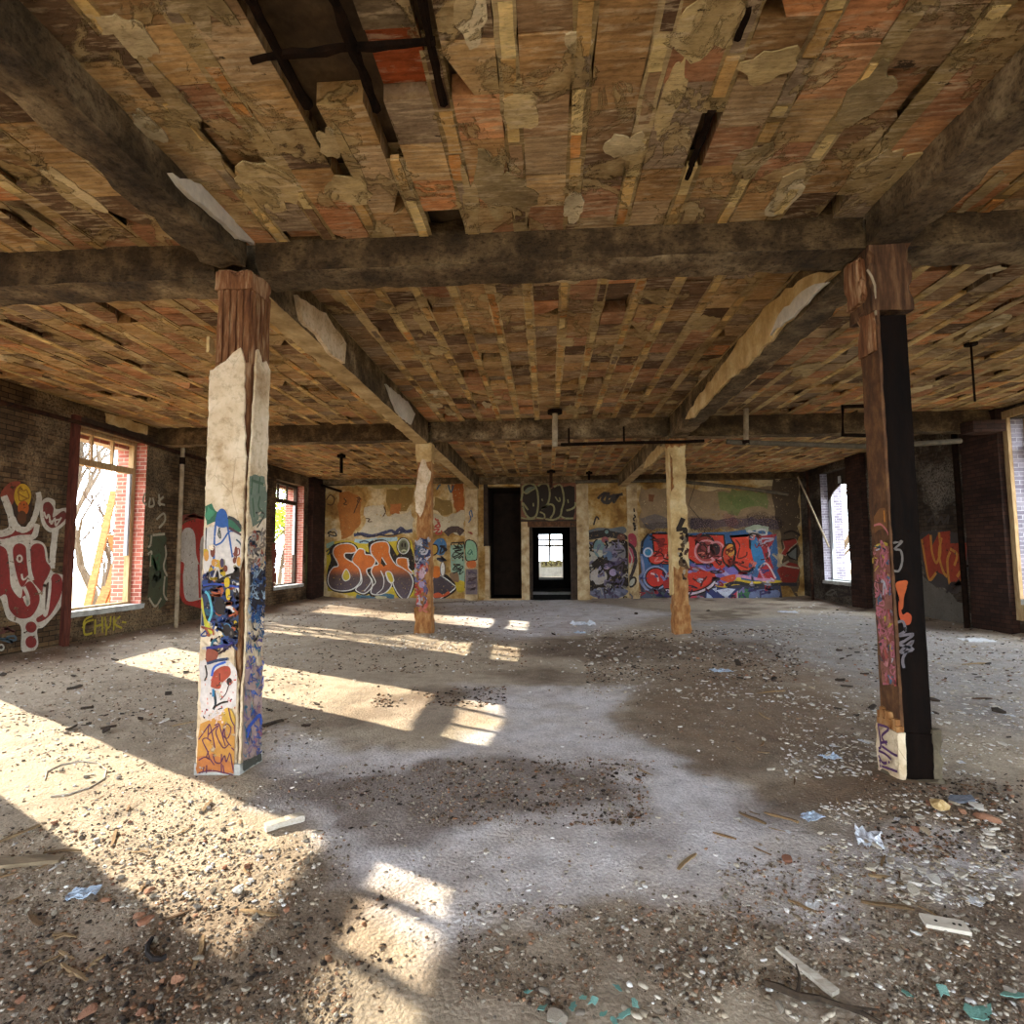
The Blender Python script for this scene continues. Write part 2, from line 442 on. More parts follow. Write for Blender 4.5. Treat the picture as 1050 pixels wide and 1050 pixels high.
# ------------------------------------------------------------------ smooth value noise (numpy)
def vnoise(x, y, s, seed=0.0):
    X, Y = x*s, y*s
    i, j = np.floor(X), np.floor(Y); u, v = X-i, Y-j
    u, v = u*u*(3-2*u), v*v*(3-2*v)
    def h(a, b):
        q = np.sin(a*127.1+b*311.7+seed*74.7)*43758.5453
        return q-np.floor(q)
    return (h(i, j)*(1-u)+h(i+1, j)*u)*(1-v)+(h(i, j+1)*(1-u)+h(i+1, j+1)*u)*v
def fbm(x, y, s, seed=0.0, o=4):
    r, a, t = 0, 1.0, 0
    for q in range(o):
        r = r+a*vnoise(x, y, s*2**q, seed+q*3.1); t += a; a *= .55
    return r/t
# ================================================================== FLOOR
def bowl(x, y, cx, cy, r, h):
    d = ((x-cx)**2+(y-cy)**2)/(r*r)
    return h*np.exp(-d*1.6)
def fz(x, y):
    x = np.asarray(x, float); y = np.asarray(y, float)
    z = .05*(fbm(x, y, .55, 1)-.5)+.03*(fbm(x, y, 3.1, 2, 3)-.5)
    for q in ((2.15, 3.55, .5, .07), (2.75, 3.5, .45, .03), (-2.3, 10.05, .55, .05), (2.75, 9.9, .9, .06), (3.6, 10.3, .9, .05),
              (-.4, 3.75, .8, .03), (-2.2, 3.7, .4, .02), (-5.6, 15.8, 1.5, .06)):
        z = z+bowl(x, y, *q)
    z = z+.13*np.exp(-(x-XL)/.45)+.08*np.exp(-(XR-x)/.5)+.05*np.exp(-(YB-y)/.5)*((x < -2.6) | (x > 1.4))
    return z
def fz1(x, y): return float(fz(np.array([x]), np.array([y]))[0])

# ground zones traced as outlines on the floor: dust paths, damp dirt, rubble spreads
DUST, DIRT, DAMP, RUB, SAND, BROWN = lin((210, 205, 206)), lin((156, 141, 124)), lin((102, 84, 68)), lin((160, 154, 150)), lin((176, 161, 140)), lin((132, 110, 88))
ZONES = [   # colour, softness, outline in photo pixels
    (RUB, .35, [(700, 640), (860, 628), (1100, 670), (1300, 800), (1200, 800), (1000, 745), (860, 700), (740, 672)]),
    (SAND, .35, [(-300, 760), (-100, 700), (140, 670), (300, 640), (420, 640), (420, 690), (300, 760), (200, 770), (330, 850), (270, 930), (-200, 860)]),
    (DUST, .10, [(432, 968), (470, 945), (560, 925), (640, 918), (700, 922), (760, 942), (838, 955), (880, 925), (960, 905), (1060, 900),
                 (980, 862), (900, 850), (830, 845), (765, 812), (722, 790), (664, 765), (628, 736), (640, 712), (664, 702), (560, 704),
                 (470, 700), (520, 740), (450, 768), (350, 772), (275, 745), (275, 830), (352, 872), (400, 940)]),
    (DUST, .3, [(450, 620), (560, 612), (690, 630), (600, 650), (520, 655), (470, 640)]),
    (SAND, .3, [(480, 668), (640, 680), (700, 660), (790, 690), (700, 702), (560, 706), (480, 700)]),
    (DAMP, .08, [(262, 792), (350, 800), (430, 784), (520, 780), (590, 786), (655, 808), (640, 826), (560, 836), (470, 842), (428, 868), (370, 858), (330, 838), (270, 815)]),
    (DAMP, .12, [(376, 714), (440, 706), (512, 706), (470, 716), (430, 724), (385, 726)]),
    (DAMP, .18, [(630, 735), (660, 708), (740, 700), (860, 715), (880, 760), (800, 795), (720, 790), (664, 765)]),
    (DAMP, .2, [(540, 672), (560, 655), (640, 652), (700, 658), (790, 660), (800, 672), (700, 682), (600, 678)]),
    (DAMP, .18, [(500, 690), (560, 684), (620, 692), (560, 702)]),
    (DAMP, .15, [(640, 848), (672, 840), (694, 856), (660, 870)]),
    (DAMP, .2, [(770, 836), (850, 812), (900, 800), (920, 830), (850, 846), (800, 850)]),
    (DAMP, .15, [(940, 825), (1000, 812), (1100, 850), (1100, 900), (1000, 870)]),
    (BROWN, .12, [(800, 810), (850, 790), (905, 785), (960, 800), (930, 830), (860, 830)]),
    (BROWN, .25, [(660, 690), (760, 668), (880, 690), (860, 760), (740, 780), (660, 740)]),
    (BROWN, .5, [(300, 612), (490, 620), (540, 622), (500, 632), (330, 628), (200, 640), (150, 640)]),
    (DAMP, .25, [(-200, 1000), (60, 965), (200, 945), (330, 955), (380, 1000), (300, 1100), (-100, 1100)]),
]
def zone_mask(X, Y, poly, soft):
    P = np.array(poly); n = len(P)
    ins = np.zeros(X.shape, bool); d2 = np.full(X.shape, 1e9)
    for i in range(n):
        x1, y1 = P[i]; x2, y2 = P[(i+1) % n]
        cnd = ((y1 > Y) != (y2 > Y))
        with np.errstate(divide='ignore', invalid='ignore'):
            xi = (x2-x1)*(Y-y1)/(y2-y1)+x1
        ins ^= cnd & (X < xi)
        ex, ey = x2-x1, y2-y1; L = ex*ex+ey*ey+1e-9
        t = np.clip(((X-x1)*ex+(Y-y1)*ey)/L, 0, 1)
        d2 = np.minimum(d2, (X-x1-t*ex)**2+(Y-y1-t*ey)**2)
    sd = np.sqrt(d2)*np.where(ins, 1, -1)
    q = np.clip(sd/soft*.5+.5, 0, 1)
    return q*q*(3-2*q)
def floor_color(X, Y):
    wx = X+.3*(fbm(X, Y, 1.3, 5)-.5)+.3*(fbm(X, Y, 6, 9)-.5); wy = Y+.3*(fbm(X, Y, 1.3, 7)-.5)+.3*(fbm(X, Y, 6, 12)-.5)
    c = np.empty(X.shape+(3,)); c[:] = DIRT
    t = np.clip((fbm(X, Y, .9, 21)-.42)*5, 0, 1)[..., None]
    c = c*(1-t)+np.array(SAND)*t
    t = np.clip((fbm(X, Y, 1.4, 31)-.52)*6, 0, 1)[..., None]*.75
    c = c*(1-t)+np.array(DAMP)*t
    for col, soft, pts in ZONES:
        w = [tuple(unproj(px, py, 'z', 0)[:2]) for px, py in pts]
        m = zone_mask(wx, wy, w, soft*1.5)[..., None]*(.95 if col is DUST or col is RUB else .82)
        m = m*np.clip(.55+1.1*(fbm(X, Y, 4.3, 61)-.25), .4, 1)[..., None]
        c = c*(1-m)+np.array(col)*m
    m = np.exp(-(X-XL)/.5)[..., None]*.8
    c = c*(1-m)+np.array(BROWN)*m*.8
    return np.clip(c, 0, 1)
def build_floor():
    xs = np.arange(XL, XR+.01, .0475); xs[-1] = XR
    ys = np.concatenate([np.arange(YF, 1.2, .15), np.arange(1.2, 8, .035), np.arange(8, YB, .06), [YB+.05]])
    X, Y = np.meshgrid(xs, ys); Z = fz(X, Y); Cc = floor_color(X, Y)
    nx, ny = len(xs), len(ys)
    me = bpy.data.meshes.new('floor')
    me.vertices.add(nx*ny); me.vertices.foreach_set('co', np.stack([X, Y, Z], -1).ravel())
    i = np.arange(nx*ny).reshape(ny, nx)
    q = np.stack([i[:-1, :-1], i[:-1, 1:], i[1:, 1:], i[1:, :-1]], -1).reshape(-1, 4)
    nf = len(q)
    me.loops.add(nf*4); me.loops.foreach_set('vertex_index', q.ravel())
    me.polygons.add(nf); me.polygons.foreach_set('loop_start', np.arange(nf)*4)
    me.polygons.foreach_set('use_smooth', np.ones(nf, bool))
    at = me.color_attributes.new('Col', 'FLOAT_COLOR', 'POINT')
    at.data.foreach_set('color', np.concatenate([Cc, np.ones(Cc.shape[:2]+(1,))], -1).ravel())
    me.materials.append(M['floor']); me.update(); me.validate()
    return structure(link_mesh('floor', me), label='uneven dirt floor strewn with dust, rubble and damp patches')
build_floor()

# ================================================================== CEILING
TER = [(200, 146, 102), (186, 128, 86), (178, 130, 94), (204, 140, 90), (168, 120, 86)]
TAN = [(190, 152, 102), (178, 138, 90), (200, 164, 114), (170, 132, 88), (188, 146, 96), (184, 154, 116)]
BRN = [(146, 114, 80), (128, 98, 70), (158, 126, 92), (118, 92, 68), (152, 130, 106), (104, 78, 56)]
RIB = [(228, 192, 124), (218, 178, 112), (208, 166, 104), (232, 204, 142), (214, 150, 84)]
MOR = [(196, 168, 116), (182, 152, 102), (206, 180, 132)]
HOLE = px_plane([(246, -60), (350, -60), (448, -60), (456, 112), (388, 116), (318, 110), (255, 58)], 'z', ZSF)
def in_poly(x, y, P):
    r = False
    for i in range(len(P)):
        x1, y1 = P[i]; x2, y2 = P[(i+1) % len(P)]
        if (y1 > y) != (y2 > y) and x < (x2-x1)*(y-y1)/(y2-y1)+x1: r = not r
    return r
def build_ceiling():
    r = random.Random(5); b = MB()
    PX, TW, TL = .352, .25, .305
    k0 = int(math.floor((XL+.18)/PX))-1
    def span(y0, y1, z):
        for i in range(k0, int(XR/PX)+2):
            cx = .02+PX*i
            xa, xb = max(XL, cx-TW/2), min(XR, cx+TW/2)
            n = int(round((y1-y0)/TL)); tl = (y1-y0)/n
            ph = r.choice((0, .0, .5))*tl
            y = y0-ph
            colbias = r.random()
            while y < y1-1e-4:
                a, e = max(y, y0), min(y+tl, y1); y += tl
                if xb-xa < .04 or e-a < .03: continue
                ym = (a+e)/2
                warm = mnoise.noise(Vector((cx*.35, ym*.35, 2.0)))+.35*mnoise.noise(Vector((cx*1.1, ym*1.1, 7)))
                q = warm+r.uniform(-.45, .45)+(.22 if cx > 1 else -.05)
                if y0 < 0 or z == ZSF: q += .12
                pal = TER if (q > .22 and r.random() < .7) else (BRN if (r.random() < (.6 if cx > .5 else .4)) else TAN)
                c = lin(r.choice(pal)); v = r.uniform(.8, 1.15); c = tuple(min(1, w*v) for w in c)
                dz = r.uniform(-.002, .009)
                hole = z == ZSF and in_poly(cx, ym, HOLE)
                if hole:
                    if .0 < cx+.78 < .25 and ym > 2.3: dz = .09; c = lin((168, 84, 44))
                    elif r.random() < .55: dz = .07; c = lin(r.choice([(150, 134, 110), (128, 110, 86), (176, 110, 66)]))
                    else: continue
                elif r.random() < .012 and abs(cx) < 7: continue
                elif r.random() < .05: dz = r.uniform(.03, .06); c = tuple(w*.7 for w in c)
                t1, t2 = r.uniform(-.004, .004), r.uniform(-.004, .004)
                zb = z+dz; g = .003
                if r.random() < .07:    # broken corner
                    k_ = r.uniform(.2, .6)
                    pts = [(xa+g, a+g), (xb-g, a+g), (xb-g, a+(e-a)*k_), (xa+(xb-xa)*r.uniform(.3, .8), e-g), (xa+g, e-g)]
                    if r.random() < .5: pts = [(xa+xb-p[0], p[1]) for p in pts][::-1]
                else: pts = [(xa+g, a+g), (xb-g, a+g), (xb-g, e-g), (xa+g, e-g)]
                m = len(pts)
                vs = [(p[0], p[1], zb+t1*(p[0] > cx)+t2*(p[1] > ym)) for p in pts]+[(p[0], p[1], z+.125) for p in pts]
                b.add(vs, [tuple(range(m))[::-1]]+[(j, (j+1) % m, m+(j+1) % m, m+j) for j in range(m)], 0, c)
            # rib between this tile column and the next
            ra, rb_ = max(XL, cx+TW/2+.004), min(XR, cx+PX-TW/2-.004)
            if rb_-ra < .02: continue
            y = y0
            while y < y1-1e-4:
                e = min(y1, y+r.uniform(.35, 1.1))
                xm, ym = (ra+rb_)/2, (y+e)/2
                skip = (z == ZSF and in_poly(xm, ym, HOLE)) or (z == ZSF and .8 < xm < 1.2 and 2.85 < ym < 3.4) or r.random() < .015
                if not skip:
                    # mortar bed of the rib
                    c = lin(r.choice(MOR)); v = r.uniform(.75, 1.05)*(.72 if z == ZSF else 1); c = tuple(w*v for w in c)
                    dz = r.uniform(0, .004); nseg = max(1, int((e-y)/.1)); vs = []
                    for s_ in range(nseg+1):
                        yy = y+(e-y)*s_/nseg
                        for sg, xx in ((-1, ra-.006), (1, rb_+.006)):
                            j = mnoise.noise(Vector((xx*9, yy*9, 1)))*.016
                            vs.append((xx+j, yy, z+dz-.002+abs(j)*.2))
                    b.add(vs, [(2*q_, 2*q_+2, 2*q_+3, 2*q_+1) for q_ in range(nseg)], 0, c+(0.0,))
                    b.add([(ra, y, z+.1), (ra, e, z+.1), (rb_, e, z+.1), (rb_, y, z+.1)], [(0, 1, 2, 3)], 0, c+(0.0,))
                    # pale clay filler pieces lying in the mortar
                    q = y+r.uniform(0, .06)
                    while q < e-.06:
                        ln = min(e-q-.005, r.uniform(.14, .34))
                        if r.random() < (.82 if xm < 1.6 else .5):
                            c = lin(r.choice(RIB if r.random() < .86 else BRN)); v = r.uniform(.72, 1.05); c = tuple(w*v for w in c)
                            hw = .034*r.uniform(.8, 1.12); o_ = r.uniform(-.008, .008); d_ = r.uniform(-.004, .002); vs = []
                            ns = 4
                            for s_ in range(ns+1):
                                yy = q+ln*s_/ns
                                for sg in (-1, 1): vs.append((xm+o_+sg*hw+r.uniform(-.004, .004), yy+r.uniform(-.004, .004), z-.004+d_))
                            tp = [(a_, b_, z+.03) for a_, b_, _ in vs]; m_ = len(vs)
                            fs_ = [(2*k_, 2*k_+2, 2*k_+3, 2*k_+1) for k_ in range(ns)]
                            fs_ += [(2*k_, m_+2*k_, m_+2*k_+2, 2*k_+2) for k_ in range(ns)]+[(2*k_+1, 2*k_+3, m_+2*k_+3, m_+2*k_+1) for k_ in range(ns)]
                            fs_ += [(0, 1, m_+1, m_), (2*ns, m_+2*ns, m_+2*ns+1, 2*ns+1)]
                            b.add(vs+tp, fs_, 0, c+(0.0,))
                        q += ln+r.uniform(.004, .03)
                y = e
    span(YF, 3.83, ZSF); span(4.10, 10.2, ZS); span(10.45, YB, ZS)
    # smears of plaster still sticking to tiles and ribs alike
    for q in range(230):
        z = ZSF if q < 80 else ZS
        x, y = r.uniform(XL+.5, XR-.5) if q >= 80 else r.uniform(-4.5, 4.5), r.uniform(1.2, 3.6) if q < 80 else r.uniform(4.3, 17.5)
        if z == ZSF and in_poly(x, y, HOLE): continue
        n = r.randint(9, 14); rx, ry = r.uniform(.05, .2), r.uniform(.08, .34); pts = []
        for i in range(n*2):
            t = math.pi*i/n; k_ = .8+.45*mnoise.noise(Vector((math.cos(t)*1.6+q, math.sin(t)*1.6, q*.37)))+r.uniform(-.07, .07)
            pts.append((x+rx*k_*math.cos(t), y+ry*k_*math.sin(t)))
        c = lin(r.choice([(186, 162, 116), (170, 146, 104), (204, 184, 144), (150, 130, 94), (196, 172, 124), (214, 198, 164)]))
        b.plate([(px_, py_, z+.002) for px_, py_ in pts], (0, 0, -1), r.uniform(.006, .012), 0, c+(0.0,))
    b.box(XL-WT, XR+WT, YF-.4, 3.95, ZSF+.125, ZSF+.3, 1)
    b.box(XL-WT, XR+WT, 3.95, YB+.4, ZS+.125, ZS+.3, 1)
    o = b.build('ceiling', ['tile', 'roof_slab'])
    structure(o, label='ceiling of hollow clay tiles between concrete ribs, plaster flaking off')
build_ceiling()

# ------------------------------------------------------------------ rusty bars in the ceiling hole and in a lost rib
def bar(name, label, pts, r0, mat='black_rust', n=6, group=None):
    b = MB(); P = []
    for a, c in zip(pts[:-1], pts[1:]):
        for t in np.linspace(0, 1, 7)[:-1]:
            p = Vector(a).lerp(Vector(c), t); P.append(p+mnoise.noise_vector(p*7)*.012)
    P.append(Vector(pts[-1]))
    b.tube(P, [r0*(1+.5*mnoise.noise(p*14)) for p in P], n)
    o = b.build(name, mat)
    return tag(o, label, 'reinforcing bar', group, 'thing')
zc = ZSF-.005
def cz(x, y, z=zc): return tuple(unproj(x, y, 'z', z))
bar('reinforcing_bar', 'rusty black bar running crosswise along the ceiling hole', [cz(256, 62), cz(350, 50), cz(446, 42)], .02)
bar('reinforcing_bar', 'rusty lengthwise bar at the left edge of the ceiling hole', [cz(236, -40), cz(268, 20), cz(316, 108)], .026)
bar('reinforcing_bar', 'rusty lengthwise bar in the middle of the ceiling hole', [cz(326, -40), cz(350, 20), cz(386, 112)], .026)
bar('reinforcing_bar', 'rusty lengthwise bar at the right edge of the ceiling hole', [cz(426, -40), cz(440, 45), cz(455, 106)], .02)
bar('reinforcing_bar', 'black rusted bar bared in a lost ceiling rib right of the middle', [cz(704, 182, ZSF+.005), cz(716, 150, ZSF+.005), cz(730, 112, ZSF+.005)], .022)
bar('reinforcing_bar', 'short black bar bared at the top edge of the ceiling', [cz(757, 40, ZSF+.005), cz(768, 5, ZSF+.005)], .02)

# ================================================================== WALLS
LWIN = [(-3.5, -2.2), (-.3, 1.0), (2.9, 4.2), (5.75, 6.98), (8.42, 9.95), (11.9, 13.25), (15.0, 16.78)]
RWIN = [(-4.4, -3.1), (-1.2, .1), (2.0, 3.3), (5.2, 6.5), (8.35, 10.0), (12.6, 13.9), (15.35, 16.75)]
Z0, Z1 = .62, 3.66
def side_wall(name, xa, xb, wins, z0, z1, mats, label):
    b = MB(); y = YF-.4
    for a, e in wins:
        b.box(xa, xb, y, a, -.5, ZS+.13)
        b.box(xa, xb, a, e, -.5, z0); b.box(xa, xb, a, e, z1, ZS+.13)
        if xb < 0: b.box(xa, xa+.24, a, e, z1-.13, z1)      # unseen outer lintel drop, added to cut the sun patches shorter
        y = e
    b.box(xa, xb, y, YB+.3, -.5, ZS+.13)
    # colour the outer skin and jambs as bare red brick
    inner = xb if xb < 0 else xa
    for i, f in enumerate(b.f):
        xs_ = [b.v[j][0] for j in f]; ys_ = [b.v[j][1] for j in f]
        if all(abs(q-inner) > .1 for q in xs_): b.mi[i] = 1
        elif max(ys_)-min(ys_) < 1e-5: b.mi[i] = 1
    return structure(b.build(name, mats), label=label)
WL = side_wall('wall_left', XL-WT, XL, LWIN, Z0, Z1, ['brick_left', 'brick_red'], 'left brick wall blackened with soot, with tall windows')
WR = side_wall('wall_right', XR, XR+WT, RWIN, .66, 3.78, ['brick_right', 'brick_gray'], 'right brick wall, dark and smoke stained, with tall windows')

# brick piers carrying the second cross beam
b = MB(); b.rbox(XR-.16, XR, 10.1, 10.98, 0, ZS, .12, .006, 4, chip=.01)
tag(b.build('wall_pier', 'brick_pier'), 'dark brick pier on the right wall behind the steel column', 'pier', None, 'structure')
b = MB(); b.rbox(XR-.14, XR, 14.4, 15.1, 0, ZS, .12, .006, 4, chip=.01)
tag(b.build('wall_pier', 'brick_pier'), 'dark pier on the right wall before the boarded far window', 'pier', None, 'structure')
b = MB(); b.rbox(XL, XL+.16, 17.1, YB, 0, ZS, .12, .006, 4, chip=.01)
tag(b.build('wall_pier', 'brick_pier'), 'black brick pier in the far left corner', 'pier', None, 'structure')

# back wall: plaster with two doorways side by side
DA = (-1.98, -.84)     # tall dark recess
DB = (-.58, .88)       # framed doorway with panel above
b = MB()
def bwall(x0, x1, z0, z1, mi=0): b.rbox(x0, x1, YB, YB+.35, z0, z1, .25, .006, 2.5, mi)
bwall(XL-.1, DA[0], -.5, ZS+.13); bwall(DA[0], DA[1], 3.72, ZS+.13); bwall(DA[1], DB[0], -.5, ZS+.13)
bwall(DB[0], DB[1], 3.72, ZS+.13); bwall(DB[1], XR+.1, -.5, ZS+.13)
WB = structure(b.build('wall_back', 'plaster_wall'), label='far plaster wall peeling in ochre and cream, painted with murals')
b = MB(); b.box(XL-.1, -4.5, YF-.4, YF, -.5, ZS); b.box(-4.5, 5.0, YF-.4, YF, 3.6, ZS); b.box(5.0, XR+.1, YF-.4, YF, -.5, ZS)  # wide unseen opening, added so more daylight reaches the foreground
structure(b.build('wall_front', 'brick_left'), label='brick wall behind the viewer with a wide opening added for daylight')

# pilasters on the back wall
def pilaster(x0, x1, d, zt, label, mat='jamb_paint'):
    b = MB(); b.rbox(x0, x1, YB-d, YB, -.1, zt, .12, .008, 4, chip=.015)
    return tag(b.build('wall_pilaster', mat), label, 'pilaster', None, 'structure')
pilaster(-2.68, -2.26, .16, 3.7, 'pale pilaster on the back wall left of the dark recess')
pilaster(.97, 1.36, .1, 3.75, 'cream pilaster on the back wall right of the doorway')
pilaster(2.60, 2.92, .12, 3.75, 'cream pilaster between the grey and the red mural')

# ------------------------------------------------------------------ rooms beyond the back wall
b = MB()
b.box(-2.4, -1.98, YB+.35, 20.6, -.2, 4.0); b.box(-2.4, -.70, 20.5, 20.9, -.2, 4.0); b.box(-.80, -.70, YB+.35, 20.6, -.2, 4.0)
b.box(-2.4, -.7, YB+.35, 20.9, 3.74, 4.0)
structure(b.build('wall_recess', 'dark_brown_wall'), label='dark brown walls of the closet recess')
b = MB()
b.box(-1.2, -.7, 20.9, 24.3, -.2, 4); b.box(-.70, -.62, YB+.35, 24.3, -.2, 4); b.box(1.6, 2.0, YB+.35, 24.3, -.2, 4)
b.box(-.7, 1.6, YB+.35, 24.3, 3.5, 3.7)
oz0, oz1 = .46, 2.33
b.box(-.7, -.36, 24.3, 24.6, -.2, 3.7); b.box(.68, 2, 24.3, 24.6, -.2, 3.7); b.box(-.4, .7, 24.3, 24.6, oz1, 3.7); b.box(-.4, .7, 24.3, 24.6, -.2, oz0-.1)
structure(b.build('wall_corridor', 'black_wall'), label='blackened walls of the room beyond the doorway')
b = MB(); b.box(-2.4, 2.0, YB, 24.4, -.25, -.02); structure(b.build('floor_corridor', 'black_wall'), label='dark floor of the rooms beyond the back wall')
b = MB(); b.rbox(-.62, .86, 20.6, 21.0, -.02, .06, .1, .01, 5)  # white slab stands in for a lit strip of corridor floor
tag(b.build('lit_floor_strip', 'far_white'), 'pale strip standing for light on the floor of the dark room beyond the doorway', 'step', None, 'structure')
b = MB()
b.box(-.36, .68, 24.28, 24.7, oz0-.1, oz0)
tag(b.build('stone_sill', 'far_white'), 'white sill of the opening at the end of the dark room', 'sill', None, 'structure')
# bright far room with a gridded window
b = MB()
fz0, fz1_, fx0, fx1 = .95, 2.75, -.62, .98
b.box(-4, fx0, 34, 34.3, -.3, 4); b.box(fx1, 4, 34, 34.3, -.3, 4); b.box(fx0, fx1, 34, 34.3, -.3, fz0); b.box(fx0, fx1, 34, 34.3, fz1_, 4)
b.box(-4.3, -4, 24.6, 26, -.3, 4); b.box(-4.3, -4, 30.5, 34.3, -.3, 4); b.box(-4.3, -4, 26, 30.5, -.3, .6); b.box(-4.3, -4, 26, 30.5, 3.6, 4)
b.box(4, 4.3, 24.6, 34.3, -.3, 4)
structure(b.build('wall_far', 'far_white'), label='pale walls of the bright room at the far end')
b = MB(); b.box(-4.3, 4.3, 24.6, 34.3, -.3, -.02); structure(b.build('floor_far', 'far_white'), label='pale floor of the bright far room')
b = MB(); b.box(-4.3, 4.3, 24.6, 34.3, 4, 4.2); structure(b.build('ceiling_far', 'far_white'), label='ceiling of the bright far room')
w = thing('window_11', 'gridded window at the end of the bright far room', 'window', ((fx0+fx1)/2, 34.1, fz0), None, 'structure')
b = MB()
b.box(fx0, fx0+.06, 34.05, 34.15, fz0, fz1_); b.box(fx1-.06, fx1, 34.05, 34.15, fz0, fz1_); b.box(fx0, fx1, 34.05, 34.15, fz1_-.06, fz1_); b.box(fx0, fx1, 34.05, 34.15, fz0, fz0+.06)
b.build('window_frame', 'frame_dark', w)
b = MB(); b.box(.1, .24, 34.05, 34.15, fz0, fz1_); b.box(fx0, fx1, 34.05, 34.15, 1.9, 2.03); b.box(fx0, fx1, 34.05, 34.15, 2.26, 2.38); b.build('muntin', 'frame_dark', w)

# door frames on the back wall
d = thing('door_1', 'tall doorless recess with a pale left jamb in the back wall', 'doorway', (-1.4, YB, 0), None, 'structure')
b = MB(); b.rbox(DA[0]-.05, DA[0]+.09, YB-.05, YB+.3, -.05, 1.75, .15, .008, 4); b.build('door_jamb', 'jamb_paint', d)
b = MB(); b.rbox(DA[0]-.1, DA[0]+.04, YB-.03, YB+.3, 1.75, 3.8, .2, .006, 4); b.build('door_jamb', 'frame_dark', d)
b = MB(); b.rbox(DA[0]-.1, DA[1], YB-.12, YB+.36, -.1, .03, .12, .012, 5); b.build('threshold', 'jamb_paint', d)
d = thing('door_2', 'framed doorway leading to the dark room, black panel above it', 'doorway', (.15, YB, 0), None, 'structure')
b = MB(); b.rbox(DB[0]-.26, DB[0]+.0, YB-.04, YB+.3, -.05, 2.5, .15, .008, 4, chip=.01); b.build('door_jamb', 'jamb_paint', d)
b = MB(); b.rbox(DB[0]-.0, DB[0]+.1, YB+.02, YB+.3, -.05, 2.5, .15, .006, 4); b.rbox(DB[1]-.12, DB[1]+.1, YB-.05, YB+.3, -.05, 2.5, .15, .006, 4); b.build('door_casing', 'frame_dark', d)
b = MB(); b.rbox(DB[0]-.05, DB[1]+.1, YB-.05, YB+.3, 2.36, 2.56, .15, .006, 4); b.build('door_head', 'brown_steel', d)
PANEL = MB(); PANEL.rbox(DA[1]-.02, DB[1]+.14, YB-.06, YB+.06, 2.54, 3.80, .2, .006, 3); PANEL_O = PANEL.build('transom_panel', 'frame_dark', d, 'black painted transom panel with outlined letters')
b = MB(); b.rbox(DB[0]+.0, DB[1]+.0, YB+.0, YB+.4, -.1, .02, .15, .01, 5); b.build('threshold', 'black_wall', d)

# ================================================================== WINDOWS
def window(num, label, wall, a, e, z0, z1, frame='frame_tan', transom=True, sash=True, dark_side=None):
    s = -1 if wall == 'L' else 1
    X = (XL if s < 0 else XR)+s*.26
    t = .07
    w = thing('window_%d' % num, label, 'window', (X, (a+e)/2, z0), None, 'structure')
    zt = z1-.56
    b = MB()
    def bx(y0, y1, za, zb, dx=.05): b.rbox(X-dx, X+dx, y0, y1, za, zb, .2, .004, 4)
    bx(a, a+t, z0, z1); bx(e-t, e, z0, z1); bx(a+t, e-t, z1-t, z1); bx(a+t, e-t, z0, z0+.04)
    b.build('window_frame', frame, w)
    if transom:
        b = MB(); bx(a+t, e-t, zt-.05, zt+.06, .06); b.build('transom_bar', frame, w)
        for q in (1/3, 2/3):
            yy = a+t+(e-a-2*t)*q
            b = MB(); bx(yy-.018, yy+.018, zt+.06, z1-t, .03); b.build('muntin', frame, w)
        b = MB(); yy = a+t+(e-a-2*t)/3
        b.box(X-.004, X+.004, a+t, yy-.018, zt+.06, z1-t); b.build('pane', 'glass', w)
    if sash:   # stile left hanging beside the far jamb
        b = MB(); bx(e-t-.05, e-t, z0+.9, zt-.05, .03); b.build('sash_stile', 'frame_white', w)
    b = MB(); xi = XL if s < 0 else XR
    b.rbox(min(xi-s*.05, xi+s*.5), max(xi-s*.05, xi+s*.5), a-.04, e+.04, z0-.09, z0+.005, .12, .006, 5, chip=.01)
    b.build('window_sill', 'stone_sill', w)
    return w
for i, (a, e) in enumerate(LWIN[2:]):
    lab = ['', 'tall left window just outside the view, casting the nearest sun patch', 'tall left window before the plastered column, with a paned transom',
           'left window hidden behind the plastered column', 'far left window beside the corner, with green leaves outside'][i]
    if i: window(i, lab, 'L', a, e, Z0, Z1, 'frame_tan' if i < 4 else 'frame_dark')
window(5, 'right window at the edge of the photo with a tan frame', 'R', *RWIN[4], .66, 3.78, 'frame_tan', True, False)
window(6, 'right window mostly hidden behind the steel column', 'R', *RWIN[5], .66, 3.78, 'frame_dark')
w7 = window(7, 'far right window with its head boarded up and a pale sill', 'R', *RWIN[6], .66, 3.78, 'frame_white', False, True)
b = MB(); X = XR+.2
a, e = RWIN[6]
pts = [(a, 3.2), (a+.2, 3.34), (a+.7, 3.38), (a+1.1, 3.22), (e, 2.95), (e, 3.8), (a, 3.8)]
b.plate([(X, p[0], p[1]) for p in pts], (1, 0, 0), .03)
b.build('head_board', 'frame_dark', w7)
b = MB(); b.box(X-.012, X-.004, 15.98, 16.12, 3.42, 3.62); b.build('paper_notice', 'frame_white', w7)

